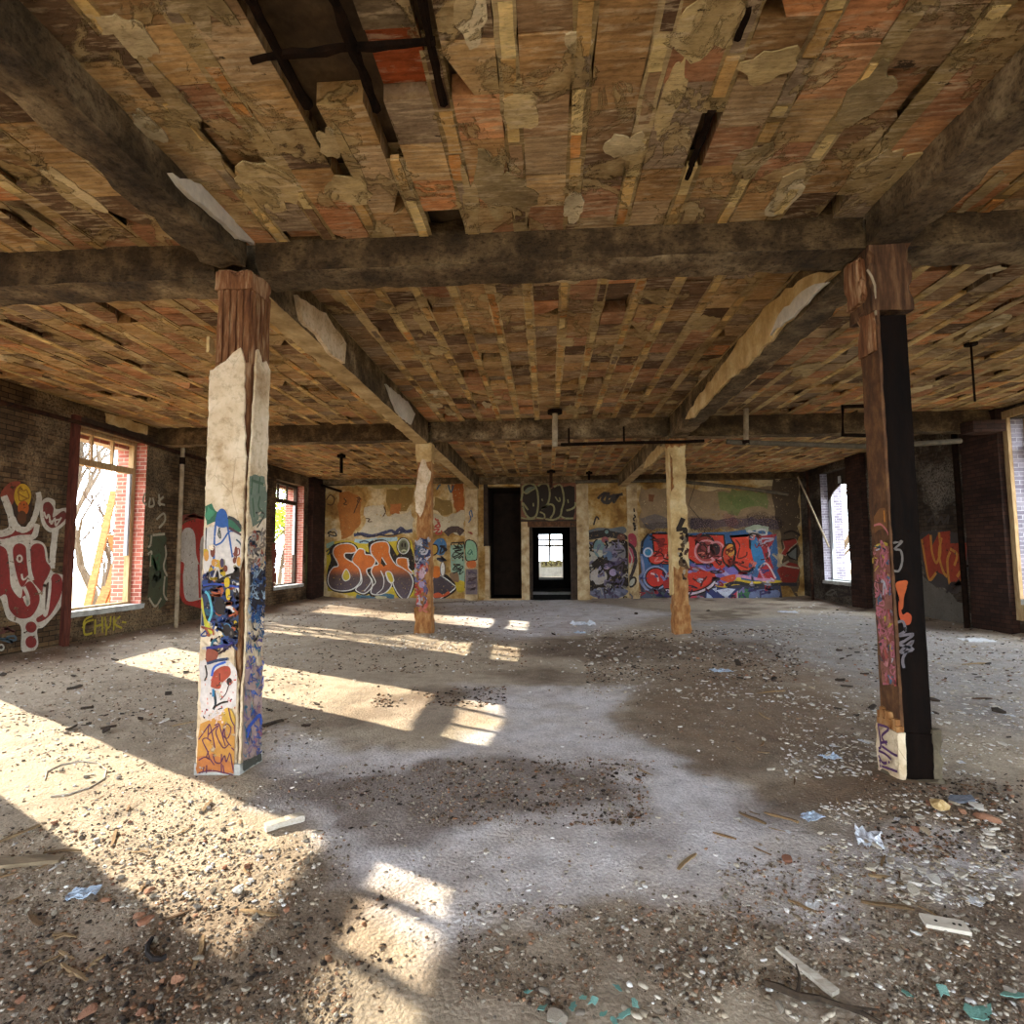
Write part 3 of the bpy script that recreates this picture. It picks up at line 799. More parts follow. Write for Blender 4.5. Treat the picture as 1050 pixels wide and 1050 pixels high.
# wooden strips and casings standing on the wall beside the left window
b = MB(); b.rbox(XL, XL+.07, 8.24, 8.36, .0, 3.78, .2, .005, 4)
tag(b.build('window_casing', 'frame_red'), 'dark red vertical casing on the left wall beside the tall window', 'casing', None, 'thing')
b = MB(); b.rbox(XL, XL+.05, 8.36, 10.05, 3.68, 3.78, .2, .006, 4)
tag(b.build('window_lintel', 'frame_dark'), 'dark wooden lintel above the tall left window', 'lintel', None, 'thing')
b = MB(); b.rbox(XL+.0, XL+.03, 8.9, 9.9, 3.80, 3.98, .12, .012, 3, chip=.03)
tag(b.build('plaster_patch', 'tan_plaster'), 'tan plaster patch left above the tall left window', 'plaster patch', None, 'thing')
b = MB(); b.rbox(XR-.06, XR, 8.2, 8.34, .3, 3.9, .2, .005, 4); b.rbox(XR-.06, XR, 10.0, 10.1, .3, 3.9, .2, .005, 4); b.rbox(XR-.06, XR, 8.2, 10.1, 3.8, 3.93, .2, .005, 4)
tag(b.build('window_casing', 'frame_tan'), 'tan wooden casing around the right window at the photo edge', 'casing', None, 'thing')
# ================================================================== BEAMS
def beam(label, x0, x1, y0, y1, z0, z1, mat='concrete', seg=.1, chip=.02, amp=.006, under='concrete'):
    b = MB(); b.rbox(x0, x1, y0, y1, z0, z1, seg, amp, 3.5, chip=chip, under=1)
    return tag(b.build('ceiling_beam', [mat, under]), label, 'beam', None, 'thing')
B1L = beam('nearest cross beam, part left of the plastered column', XL, -2.43, 3.78, 4.10, ZB-.04, ZSF+.12, 'mould_shade')
B1M = beam('nearest cross beam between the plastered and the steel column', -2.13, 2.22, 3.80, 4.12, ZB, ZSF+.12, 'mould_shade')
B1R = beam('nearest cross beam, part right of the steel column', 2.5, XR, 3.80, 4.12, ZB, ZSF+.12, 'mould_shade')
BFL = beam('lengthwise beam overhead at the left, in front of the plastered column', -2.45, -2.17, YF, 3.75, ZB+.01, ZSF+.12)
BFR = beam('lengthwise beam overhead at the right, in front of the steel column', 2.21, 2.5, YF, 3.78, ZB+.01, ZSF+.12)
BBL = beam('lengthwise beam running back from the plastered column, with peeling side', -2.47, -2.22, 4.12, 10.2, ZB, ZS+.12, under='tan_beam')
BBR = beam('lengthwise beam running back from the steel column, with yellow peeling side', 2.28, 2.55, 4.12, 10.2, ZB, ZS+.12)
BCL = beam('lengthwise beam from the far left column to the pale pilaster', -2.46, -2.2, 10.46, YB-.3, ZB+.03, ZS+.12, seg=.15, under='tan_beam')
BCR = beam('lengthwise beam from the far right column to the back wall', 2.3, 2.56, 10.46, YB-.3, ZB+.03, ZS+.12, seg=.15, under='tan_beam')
beam('far cross beam left of the far left column', XL, -2.48, 10.2, 10.46, ZB+.08, ZS+.12, 'mould_shade', .15)
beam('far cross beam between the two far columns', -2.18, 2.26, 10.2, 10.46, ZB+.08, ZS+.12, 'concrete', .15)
beam('far cross beam right of the far right column', 2.58, XR-.16, 10.2, 10.46, ZB+.04, ZS+.12, 'mould_shade', .15)
beam('beam along the top of the back wall, left part', XL+.16, -2.7, YB-.28, YB, ZB+.24, ZS+.12, 'concrete', .15)
beam('beam along the top of the back wall, over the doorways', -2.2, 2.3, YB-.28, YB, ZB+.2, ZS+.12, 'concrete', .15)
beam('beam along the top of the back wall, right part', 2.6, XR, YB-.28, YB, ZB+.22, ZS+.12, 'mould_shade', .15)

# plaster skins peeling off the beams
def skin(parent, name, pts_px, ax, val, nrm, th, mat, seed, amp=.02, step=.06, label=None):
    uv = ragged(px_plane(pts_px, ax, val), amp, step, seed)
    b = MB(); b.plate(on_plane(uv, ax, val), nrm, th)
    return b.build(name, mat, parent, label)
skin(BFL, 'plaster_skin', [(172, 180), (200, 188), (238, 206), (256, 232), (256, 250), (240, 244), (210, 216), (188, 200)], 'x', -2.165, (1, 0, 0), .035, 'white_plaster', 1, .012, .05, 'white plaster skin')
skin(BBL, 'plaster_skin', [(300, 303), (330, 322), (352, 352), (350, 372), (338, 366), (322, 344), (306, 330)], 'x', -2.215, (1, 0, 0), .04, 'pale_plaster', 2, .012, .08, 'pale bulging plaster skin')
skin(BBL, 'plaster_skin', [(394, 394), (416, 412), (424, 424), (420, 436), (406, 424)], 'x', -2.215, (1, 0, 0), .03, 'white_plaster', 3, .012, .08, 'whitish plaster skin')
skin(BBR, 'plaster_skin', [(862, 276), (836, 300), (800, 342), (770, 372), (740, 398), (712, 428), (704, 430), (720, 404), (760, 350), (790, 312), (830, 282)], 'x', 2.275, (-1, 0, 0), .03, 'tan_plaster', 4, .025, .12, 'yellow tan plaster skin')
skin(BBR, 'plaster_skin', [(852, 290), (822, 318), (792, 342), (800, 322), (830, 296)], 'x', 2.24, (-1, 0, 0), .02, 'white_plaster', 5, .02, .1, 'pale loose plaster skin')
skin(BCR, 'plaster_skin', [(686, 458), (672, 474), (660, 482), (664, 470), (676, 458)], 'x', 2.29, (-1, 0, 0), .03, 'tan_plaster', 6, .03, .2, 'tan plaster skin')

# ================================================================== COLUMNS
# --- near left: plastered, painted, bare fluted core at the top
C1 = thing('column', 'tall near column with pale cracked plaster, bare brown top and graffiti', 'column', (-2.28, 3.9, 0), None, 'thing')
cx0, cx1, cy0, cy1 = -2.405, -2.13, 3.77, 4.01
b = MB(); b.rbox(cx0+.01, cx1-.01, cy0+.01, cy1-.01, -.1, ZB+.02, .05, .006, 6, chip=.015)
for q in range(5):      # flutes of the clay casing
    xx = cx0+.03+q*.05
    b.rbox(xx, xx+.03, cy0-.004, cy0+.01, 2.9, ZB-.1, .06, .004, 8)
    b.rbox(cx1-.01, cx1+.004, cy0+.03+q*.05, cy0+.06+q*.05, 2.9, ZB-.1, .06, .004, 8)
b.build('core', 'brown_core', C1, 'brown fluted clay core')
def coat(x, side, pts_seed, lo, hi):   # plaster skin of one face, torn upper edge
    return None
b = MB()
front = [(cx0-.012, -.05), (cx1-.006, -.05), (cx1-.006, .62), (cx1-.035, .7), (cx1-.05, 1.0), (cx1-.045, 1.3), (cx1-.008, 1.45), (cx1-.004, 2.2), (cx1-.02, 2.45), (cx1-.03, 2.9), (cx1-.06, 3.0), (cx1-.12, 2.97), (cx1-.17, 2.90), (cx1-.23, 2.87), (cx0-.012, 2.83)]
b.plate(on_plane(ragged(front, .007, .045, 3), 'y', cy0-.004), (0, -1, 0), .018)
right = [(cy0-.012, -.05), (cy1+.012, -.05), (cy1+.012, 2.92), (cy1-.05, 2.98), (cy1-.10, 2.93), (cy1-.16, 3.02), (cy0+.055, 3.0), (cy0+.03, 2.4), (cy0+.006, 2.2), (cy0-.004, 1.5), (cy0+.02, 1.2), (cy0+.02, .75), (cy0-.004, .6)]
b.plate(on_plane(ragged(right, .007, .045, 4), 'x', cx1+.004), (1, 0, 0), .016)
left = [(cy0-.01, -.05), (cy1+.012, -.05), (cy1+.012, 2.9), (cy0-.01, 2.84)]
b.plate(on_plane(ragged(left, .005, .06, 5), 'x', cx0-.004), (-1, 0, 0), .016)
b.plate(on_plane(ragged([(cx0, -.05), (cx1, -.05), (cx1, 2.9), (cx0, 2.9)], .005, .06, 6), 'y', cy1+.004), (0, 1, 0), .016)
b.build('plaster_coat', 'pale_plaster', C1, 'pale cracked plaster coat')
b = MB(); b.rbox(cx0-.02, cx1+.03, cy0-.03, cy1+.03, -.1, .085, .04, .006, 7, chip=.015); b.build('base_plinth', 'stone_sill', C1)
b = MB(); b.rbox(cx0-.0, cx1+.012, cy0-.01, cy1+.012, ZB-.14, ZB+.0, .05, .01, 6, chip=.015); b.build('capital', 'brown_core', C1)
b = MB(); b.plate(on_plane(ragged([(cy0-.01, 2.97), (cy0+.05, 2.97), (cy0+.05, 3.09), (cy0-.01, 3.1)], .006, .02, 8), 'x', cx0-.03), (-1, 0, 0), .02); b.build('plaster_scrap', 'tan_plaster', C1)

# --- near right: stripped steel column, clay casing left at the top, concrete foot
C2 = thing('column', 'near right column stripped to black steel, with pink scribbles up its left side', 'column', (2.36, 3.93, 0), None, 'thing')
sx0, sx1, sy0, sy1 = 2.255, 2.455, 3.80, 3.985
b = MB()
b.rbox(sx0+.018, sx1, sy0, sy0+.02, -.05, 3.1, .08, .002, 5)           # front plate
b.rbox(sx1-.02, sx1, sy0+.02, sy1, -.05, 3.1, .08, .002, 5)
b.rbox(sx0+.018, sx1, sy1-.02, sy1, -.05, 3.1, .08, .002, 5)
b.build('steel_core', 'soot_steel', C2, 'black steel front')
b = MB(); b.rbox(sx0, sx0+.02, sy0-.012, sy1+.01, -.05, 3.2, .06, .003, 6, chip=.004); b.build('side_plate', 'brown_steel', C2, 'brown rusted left side')
b = MB()
b.rbox(2.225, 2.5, 3.78, 4.06, 3.13, ZB+.01, .04, .008, 6, chip=.03)
b.build('clay_casing', 'dark_core', C2, 'ragged brown casing around the head')
b = MB(); b.rbox(2.185, 2.25, 3.83, 4.03, 3.22, ZB-.03, .04, .008, 6, chip=.03); b.rbox(2.235, 2.262, 3.80, 3.985, 2.86, 3.24, .04, .006, 6, chip=.015); b.build('clay_casing', 'brown_core', C2, 'lighter broken casing piece')
b = MB(); b.tube([(2.215, 3.79, 3.42), (2.225, 3.765, 3.36), (2.245, 3.77, 3.3), (2.25, 3.785, 3.2), (2.252, 3.79, 3.1)], .008, 6); b.build('loose_cable', 'chalk_pipe', C2)
b = MB(); b.rbox(2.215, 2.262, 3.76, 4.0, -.1, .34, .04, .006, 7, chip=.015); b.build('foot', 'pale_plaster', C2, 'white painted concrete foot')
b = MB(); b.rbox(2.44, 2.50, 3.78, 4.0, -.1, .36, .04, .006, 7, chip=.02); b.rbox(2.21, 2.52, 3.74, 4.04, -.12, .05, .05, .01, 6, chip=.02); b.build('foot', 'dim_concrete', C2, 'dull broken concrete foot')
b = MB()
for q in range(14):
    a_ = random.uniform(0, 6.28)
    b.rbox(2.215+random.uniform(0, .02), 2.25+random.uniform(0, .02), 3.77+q*.0155, 3.80+q*.0155, .34, .37+random.uniform(0, .09), .03, .01, 9)
b.build('crumbled_edge', 'ochre_core', C2)
b = MB(); b.rbox(2.262, 2.445, 3.785, 3.80, .0, .33, .05, .004, 6); b.build('cover_plate', 'soot_steel', C2)

# --- far left: ochre core with a torn plaster strip
C3 = thing('column', 'far left column of bare ochre clay with a torn cream plaster strip', 'column', (-2.3, 10.34, 0), None, 'thing')
b = MB(); b.rbox(-2.44, -2.17, 10.2, 10.47, -.1, ZB+.03, .09, .012, 4, chip=.03); b.rbox(-2.47, -2.15, 10.17, 10.5, -.1, .52, .09, .012, 4, chip=.03); b.build('core', 'ochre_core', C3)
b = MB()
pts = px_plane([(432, 471), (437, 471), (437, 478), (442, 484), (441, 492), (437, 500), (437, 512), (434, 524), (431, 530), (426, 524), (425, 506), (428, 490), (430, 478)], 'y', 10.17)
b.plate(on_plane(ragged(pts, .012, .07, 2), 'y', 10.185), (0, -1, 0), .02); b.build('plaster_strip', 'pale_plaster', C3, 'torn cream plaster strip')
b = MB(); b.rbox(-2.46, -2.16, 10.18, 10.48, ZB-.35, ZB+.02, .09, .01, 4, chip=.02); b.build('capital', 'tan_plaster', C3)

# --- far right: tan plaster over a brown foot
C4 = thing('column', 'far right column of tan plaster flaking off a brown foot', 'column', (2.42, 10.36, 0), None, 'thing')
b = MB(); b.rbox(2.285, 2.545, 10.215, 10.48, -.1, ZB+.03, .09, .010, 4, chip=.02); b.rbox(2.27, 2.57, 10.19, 10.5, -.1, .55, .09, .015, 4, chip=.03); b.build('core', 'ochre_core', C4)
b = MB()
pts = [(2.27, 1.25), (2.36, 1.18), (2.44, 1.32), (2.56, 1.22), (2.56, 2.2), (2.54, 2.4), (2.56, 3.45), (2.27, 3.45), (2.32, 3.2), (2.33, 2.7), (2.27, 2.6)]
b.plate(on_plane(ragged(pts, .014, .07, 5), 'y', 10.21), (0, -1, 0), .02)
pts = [(10.2, .75), (10.49, .7), (10.49, 3.45), (10.2, 3.45)]
b.plate(on_plane(ragged(pts, .014, .07, 6), 'x', 2.28), (-1, 0, 0), .02)
b.build('plaster_coat', 'tan_plaster', C4, 'flaking tan plaster coat')
b = MB(); b.rbox(2.26, 2.58, 10.19, 10.5, ZB-.16, ZB+.02, .08, .012, 5, chip=.02); b.build('capital', 'ochre_core', C4)

# ================================================================== PIPES AND HANGERS
def pipe(name, label, pts, r, mat, cat='pipe', parts=None, group=None):
    o = thing(name, label, cat, tuple(Vector(pts[0])), group, 'thing') if parts else None
    b = MB(); b.tube(pts, r, 10)
    body = b.build('pipe_run' if parts else name, mat, o)
    if not parts: return tag(body, label, cat, group, 'thing')
    for nm, q, rr in parts:
        b = MB(); b.tube(q, rr, 10); b.build(nm, 'black_rust', o)
    return o
pipe('wall_pipe', 'rusty pipe running high along the left brick wall', [(XL+.09, 5.0, 3.62), (XL+.09, 8.4, 3.66), (XL+.09, 12, 3.6), (XL+.22, 14, 3.62)], .035, 'rust')
pipe('wall_pipe', 'vertical tan pipe on the left wall between window and red letters', [(XL+.215, 10.66, .05), (XL+.215, 10.66, 3.46), (XL+.215, 10.66, 3.7)], .04, 'chalk_pipe', parts=[('collar', [(XL+.215, 10.66, 3.36), (XL+.215, 10.66, 3.5)], .055), ('bracket', [(XL+.155, 10.66, 1.9), (XL+.23, 10.66, 1.9)], .02)])
pipe('wall_pipe', 'black vertical pipe on the right wall beside the dark brick pier', [(XR-.22, 11.02, .0), (XR-.22, 11.02, 4.0)], .05, 'black_rust', parts=[('bracket', [(XR-.02, 11.02, 1.2), (XR-.24, 11.02, 1.2)], .02)])
pipe('wall_pipe', 'thin vertical pipe on the right wall left of the boarded window', [(XR-.2, 17.1, .0), (XR-.2, 17.1, 3.9)], .04, 'rust')
q0, q1 = unproj(818, 489, 'x', XR-.5), unproj(850, 561, 'x', XR-.08)
pipe('leaning_rod', 'pale rod leaning down from the ceiling beside the boarded window', [tuple(q0), tuple(q1)], .025, 'chalk_pipe', 'rod')
pipe('hanging_rod', 'thin rod with a plate hanging from the ceiling at the right', [(5.15, 6.84, 4.03), (5.15, 6.84, 3.28)], .012, 'black_rust', 'hanger', parts=[('ceiling_plate', [(5.15, 6.84, 4.02), (5.15, 6.84, 3.97)], .07)])
a_ = [unproj(x, y, 'y', 9.0) for x, y in ((905, 416), (864, 417), (864, 446), (905, 447))]
pipe('bent_conduit', 'black conduit bent like a bracket below the ceiling beside the steel column', [tuple(p) for p in a_], .035, 'black_rust', parts=[('hanger_strap', [tuple(a_[0]+np.array([0, 0, 0])), tuple(a_[0]+np.array([0, 0, .4]))], .02)])
def stub(x, y0, y1, Y, r, mat, label, flange=True):
    p0, p1 = unproj(x, y0, 'y', Y), unproj(x, y1, 'y', Y)
    p0[2] = ZS-.004
    return pipe('pipe_stub', label, [tuple(p0), tuple(p1)], r, mat, parts=[('flange', [tuple(p0-np.array([0, 0, .03])), tuple(p0-np.array([0, 0, .09]))], r*2.6)] if flange else [('cap', [tuple(p1), tuple(p1+np.array([0, 0, .06]))], r*1.3)])
stub(569, 422, 458, 9.4, .05, 'chalk_pipe', 'pale pipe stub with black flange hanging over the middle of the hall')
stub(765, 423, 455, 9.7, .045, 'chalk_pipe', 'pale pipe stub hanging right of the far right column', False)
stub(350, 470, 485, 13.2, .04, 'black_rust', 'black hanger on the ceiling before the orange mural')
stub(565, 478, 500, 16.4, .05, 'rust', 'rusty pipe stub hanging before the black panel')
stub(604, 478, 492, 16.8, .04, 'black_rust', 'short black hanger right of the black panel')
a_ = [unproj(x, y, 'y', 10.05) for x, y in ((575, 456), (640, 454), (700, 453), (722, 452))]
pipe('ceiling_pipe', 'thin dark pipe crossing below the ceiling to the far right column', [tuple(p) for p in a_], .03, 'black_rust', parts=[('hanger_strap', [tuple(a_[1]), tuple(a_[1]+np.array([0, 0, .3]))], .018), ('hanger_strap', [tuple(a_[0]+np.array([.15, 0, 0])), tuple(a_[0]+np.array([.15, 0, .3]))], .018)])
a_ = [unproj(x, y, 'y', 9.98) for x, y in ((745, 453), (830, 456), (900, 458), (985, 452))]
pipe('ceiling_pipe', 'long grey pipe crossing below the ceiling at the right', [tuple(p) for p in a_], .045, 'grey_pipe')
a_ = [unproj(x, y, 'y', 17.6) for x, y in ((590, 494), (640, 493), (690, 493), (760, 500), (808, 507))]
pipe('wall_pipe', 'dark pipe sagging along the top of the right back wall', [tuple(p) for p in a_], .055, 'grey_pipe', parts=[('hanger_strap', [tuple(a_[1]), tuple(a_[1]+np.array([0, 0, .4]))], .02)])
a_ = [unproj(x, y, 'y', 17.7) for x, y in ((328, 497), (350, 504))]
pipe('wall_pipe', 'short dark pipe sticking out of the far left corner', [tuple(p) for p in a_], .04, 'black_rust')
a_ = [unproj(x, y, 'y', 17.75) for x, y in ((712, 485), (712, 500), (706, 518), (716, 530), (726, 540))]
tag(MB().tube([tuple(p) for p in a_], .012, 5).build('hanging_wire', 'wire'), 'thin wire dangling on the back wall right of the far right column', 'wire', None, 'thing')
b = MB(); b.rbox(7.4, XR-.16, 9.9, 10.2, 3.55, 3.75, .1, .01, 4); tag(b.build('beam_seat', 'brick_pier'), 'dark ledge under the far right end of the cross beam', 'ledge', None, 'structure')

# ================================================================== OUTSIDE
b = MB(); b.box(-60, XL-WT, -40, 80, -1.2, -1.0); b.box(XR+WT, 60, -40, 80, -1.2, -1.0); b.box(-60, 60, -40, YF-.4, -1.2, -1.0)
structure(b.build('ground', 'soil'), label='leaf littered ground outside the building')
def tree(label, x, y, h, seed, lean=(0, 0), mat='bark', leaves=0):
    r = random.Random(seed)
    t = thing('bare_tree' if not leaves else 'leafy_shrub', label, 'tree' if not leaves else 'shrub', (x, y, -1.0), None, 'thing')
    b = MB(); tips = []
    def grow(p, d, L, rad, depth):
        n = 4; pts = [p]; q = p.copy(); dd = d.copy()
        for i in range(n):
            dd = (dd+Vector((r.uniform(-.22, .22), r.uniform(-.22, .22), r.uniform(-.05, .16)))).normalized()
            q = q+dd*L/n; pts.append(q.copy())
        b.tube(pts, [rad*(1-.45*i/n) for i in range(n+1)], 5 if depth > 1 else 7)
        if depth < 4:
            for _ in range(3 if depth else 5):
                i = r.randint(1, n) if depth else r.randint(2, n)
                nd = (dd+Vector((r.uniform(-1, 1), r.uniform(-1, 1), r.uniform(-.25, .7)))).normalized()
                grow(pts[i], nd, L*r.uniform(.5, .7), rad*.5, depth+1)
        else: tips.append(q)
    grow(Vector((x, y, -1.05)), Vector((lean[0], lean[1], 1)).normalized(), h*.5, h*.02, 0)
    b.build('trunk', mat, t)
    if leaves:
        f = MB()
        for _ in range(leaves):
            c = r.choice(tips)+Vector((r.gauss(0, .25), r.gauss(0, .25), r.gauss(0, .25)))
            u_, v_ = Vector((r.gauss(0, 1), r.gauss(0, 1), r.gauss(0, 1))).normalized()*.07, Vector((r.gauss(0, 1), r.gauss(0, 1), r.gauss(0, 1))).normalized()*.05
            f.add([c-u_, c+v_, c+u_, c-v_], [(0, 1, 2, 3)])
        lf = f.build('foliage', 'leaf', t); lf['kind'] = 'stuff'
    return t
tree('bare tree with a pale trunk outside the tall left window, left one', -14.6, 15.6, 8, 3, (.05, .1))
tree('bare tree outside the tall left window, standing farther back', -19.5, 23.0, 9, 4)
tree('thin bare tree outside the tall left window, close to the wall', -12.8, 15.2, 5, 8, (-.05, .1))
tree('leafy yellow green shrub outside the far left window', -10.5, 20.6, 5.5, 5, (0, 0), 'bark', 3800)
tree('leafy shrub behind the first one outside the far left window', -14.0, 27.0, 6.5, 6, (0, 0), 'bark', 3000)
tree('bare tree outside the boarded right window', 13.5, 27.5, 8, 9)
r_ = random.Random(2)
LUM = [((-9.3, 10.7, -1.0), (-9.35, 11.75, 2.3), 'leaning pale plank outside the tall left window, nearest the frame'), ((-9.9, 13.3, -1.0), (-9.95, 12.0, 2.0), 'orange tan plank leaning the other way outside the tall left window'),
       ((-8.75, 9.7, -.9), (-8.8, 10.6, .9), 'short plank outside the tall left window, low and close'), ((-11.2, 12.6, -1.0), (-11.25, 13.6, 3.2), 'long thin plank leaning outside the tall left window, farthest back')]
for a_, c_, lb in LUM:
    A, Cc = Vector(a_), Vector(c_); d = (Cc-A).normalized(); s_ = d.cross(Vector((0, 0, 1))).normalized()*.09; u_ = d.cross(s_).normalized()*.025
    b = MB(); b.add([A-s_-u_, A+s_-u_, A+s_+u_, A-s_+u_, Cc-s_-u_, Cc+s_-u_, Cc+s_+u_, Cc-s_+u_], [(0, 3, 2, 1), (4, 5, 6, 7), (0, 1, 5, 4), (1, 2, 6, 5), (2, 3, 7, 6), (3, 0, 4, 7)])
    tag(b.build('plank', 'lumber'), lb, 'plank', 'broken lumber outside the left window', 'thing')

# ================================================================== LIGHT
SUN_DIR = Vector((1.0, -.57, -.455))
sd = bpy.data.lights.new('sun', 'SUN'); sd.energy = 17.0; sd.angle = math.radians(.3); sd.color = (1.0, .87, .66)
so = bpy.data.objects.new('sun', sd); COL.objects.link(so); so.rotation_euler = SUN_DIR.to_track_quat('-Z', 'Y').to_euler(); so.location = (-20, 15, 20)
W = bpy.data.worlds.new('sky'); SC.world = W; W.use_nodes = True
nt = W.node_tree; nt.nodes.clear()
bg = nt.nodes.new('ShaderNodeBackground'); wo = nt.nodes.new('ShaderNodeOutputWorld'); nt.links.new(bg.outputs[0], wo.inputs[0])
bg.inputs[0].default_value = (.80, .90, 1.0, 1); bg.inputs[1].default_value = 12.0
def portal(x, y0, y1, z0, z1, s):
    l = bpy.data.lights.new('window_portal', 'AREA'); l.shape = 'RECTANGLE'; l.size = y1-y0; l.size_y = z1-z0
    l.cycles.is_portal = True
    o = bpy.data.objects.new('window_portal', l); COL.objects.link(o)
    o.location = (x, (y0+y1)/2, (z0+z1)/2)
    o.rotation_euler = Vector((s, 0, 0)).to_track_quat('-Z', 'Z').to_euler()
for a_, e_ in LWIN: portal(XL-WT-.02, a_, e_, Z0, Z1, 1)
for a_, e_ in RWIN: portal(XR+WT+.02, a_, e_, .66, 3.78, -1)
l = bpy.data.lights.new('window_portal', 'AREA'); l.shape = 'RECTANGLE'; l.size = 9.5; l.size_y = 4.2; l.cycles.is_portal = True
o = bpy.data.objects.new('window_portal', l); COL.objects.link(o); o.location = (.25, YF-.45, 1.55); o.rotation_euler = Vector((0, 1, 0)).to_track_quat('-Z', 'Z').to_euler()

# ================================================================== CAMERA
cd = bpy.data.cameras.new('camera'); cd.sensor_width = 36; cd.lens = FPX/1050*36; cd.clip_start = .05; cd.clip_end = 300
co = bpy.data.objects.new('camera', cd); COL.objects.link(co)
co.matrix_world = Matrix(((C_R[0], C_U[0], -C_F[0], 0), (C_R[1], C_U[1], -C_F[1], 0), (C_R[2], C_U[2], -C_F[2], CAM_H), (0, 0, 0, 1)))
SC.camera = co
SC.view_settings.view_transform = 'Standard'; SC.view_settings.look = 'None'; SC.view_settings.gamma = 1; SC.view_settings.use_curve_mapping = False
SC.view_settings.exposure = 0.38
cy = SC.cycles
cy.max_bounces = 10; cy.diffuse_bounces = 6; cy.transparent_max_bounces = 16; cy.use_denoising = True; cy.sample_clamp_indirect = 8; cy.caustics_reflective = False; cy.caustics_refractive = False
# ================================================================== PAINT ON WALLS AND COLUMNS
def smooth_curve(pts, closed, sub=5):
    n = len(pts); out = []
    if n < 3: return list(pts)
    rng_ = range(n if closed else n-1)
    for i in rng_:
        p0, p1, p2, p3 = [pts[(i+k_) % n] if closed else pts[max(0, min(n-1, i+k_))] for k_ in (-1, 0, 1, 2)]
        for j in range(sub):
            t = j/sub
            out.append(tuple(.5*((2*p1[k_])+(-p0[k_]+p2[k_])*t+(2*p0[k_]-5*p1[k_]+4*p2[k_]-p3[k_])*t*t+(-p0[k_]+3*p1[k_]-3*p2[k_]+p3[k_])*t**3) for k_ in (0, 1)))
    if not closed: out.append(tuple(pts[-1]))
    return out

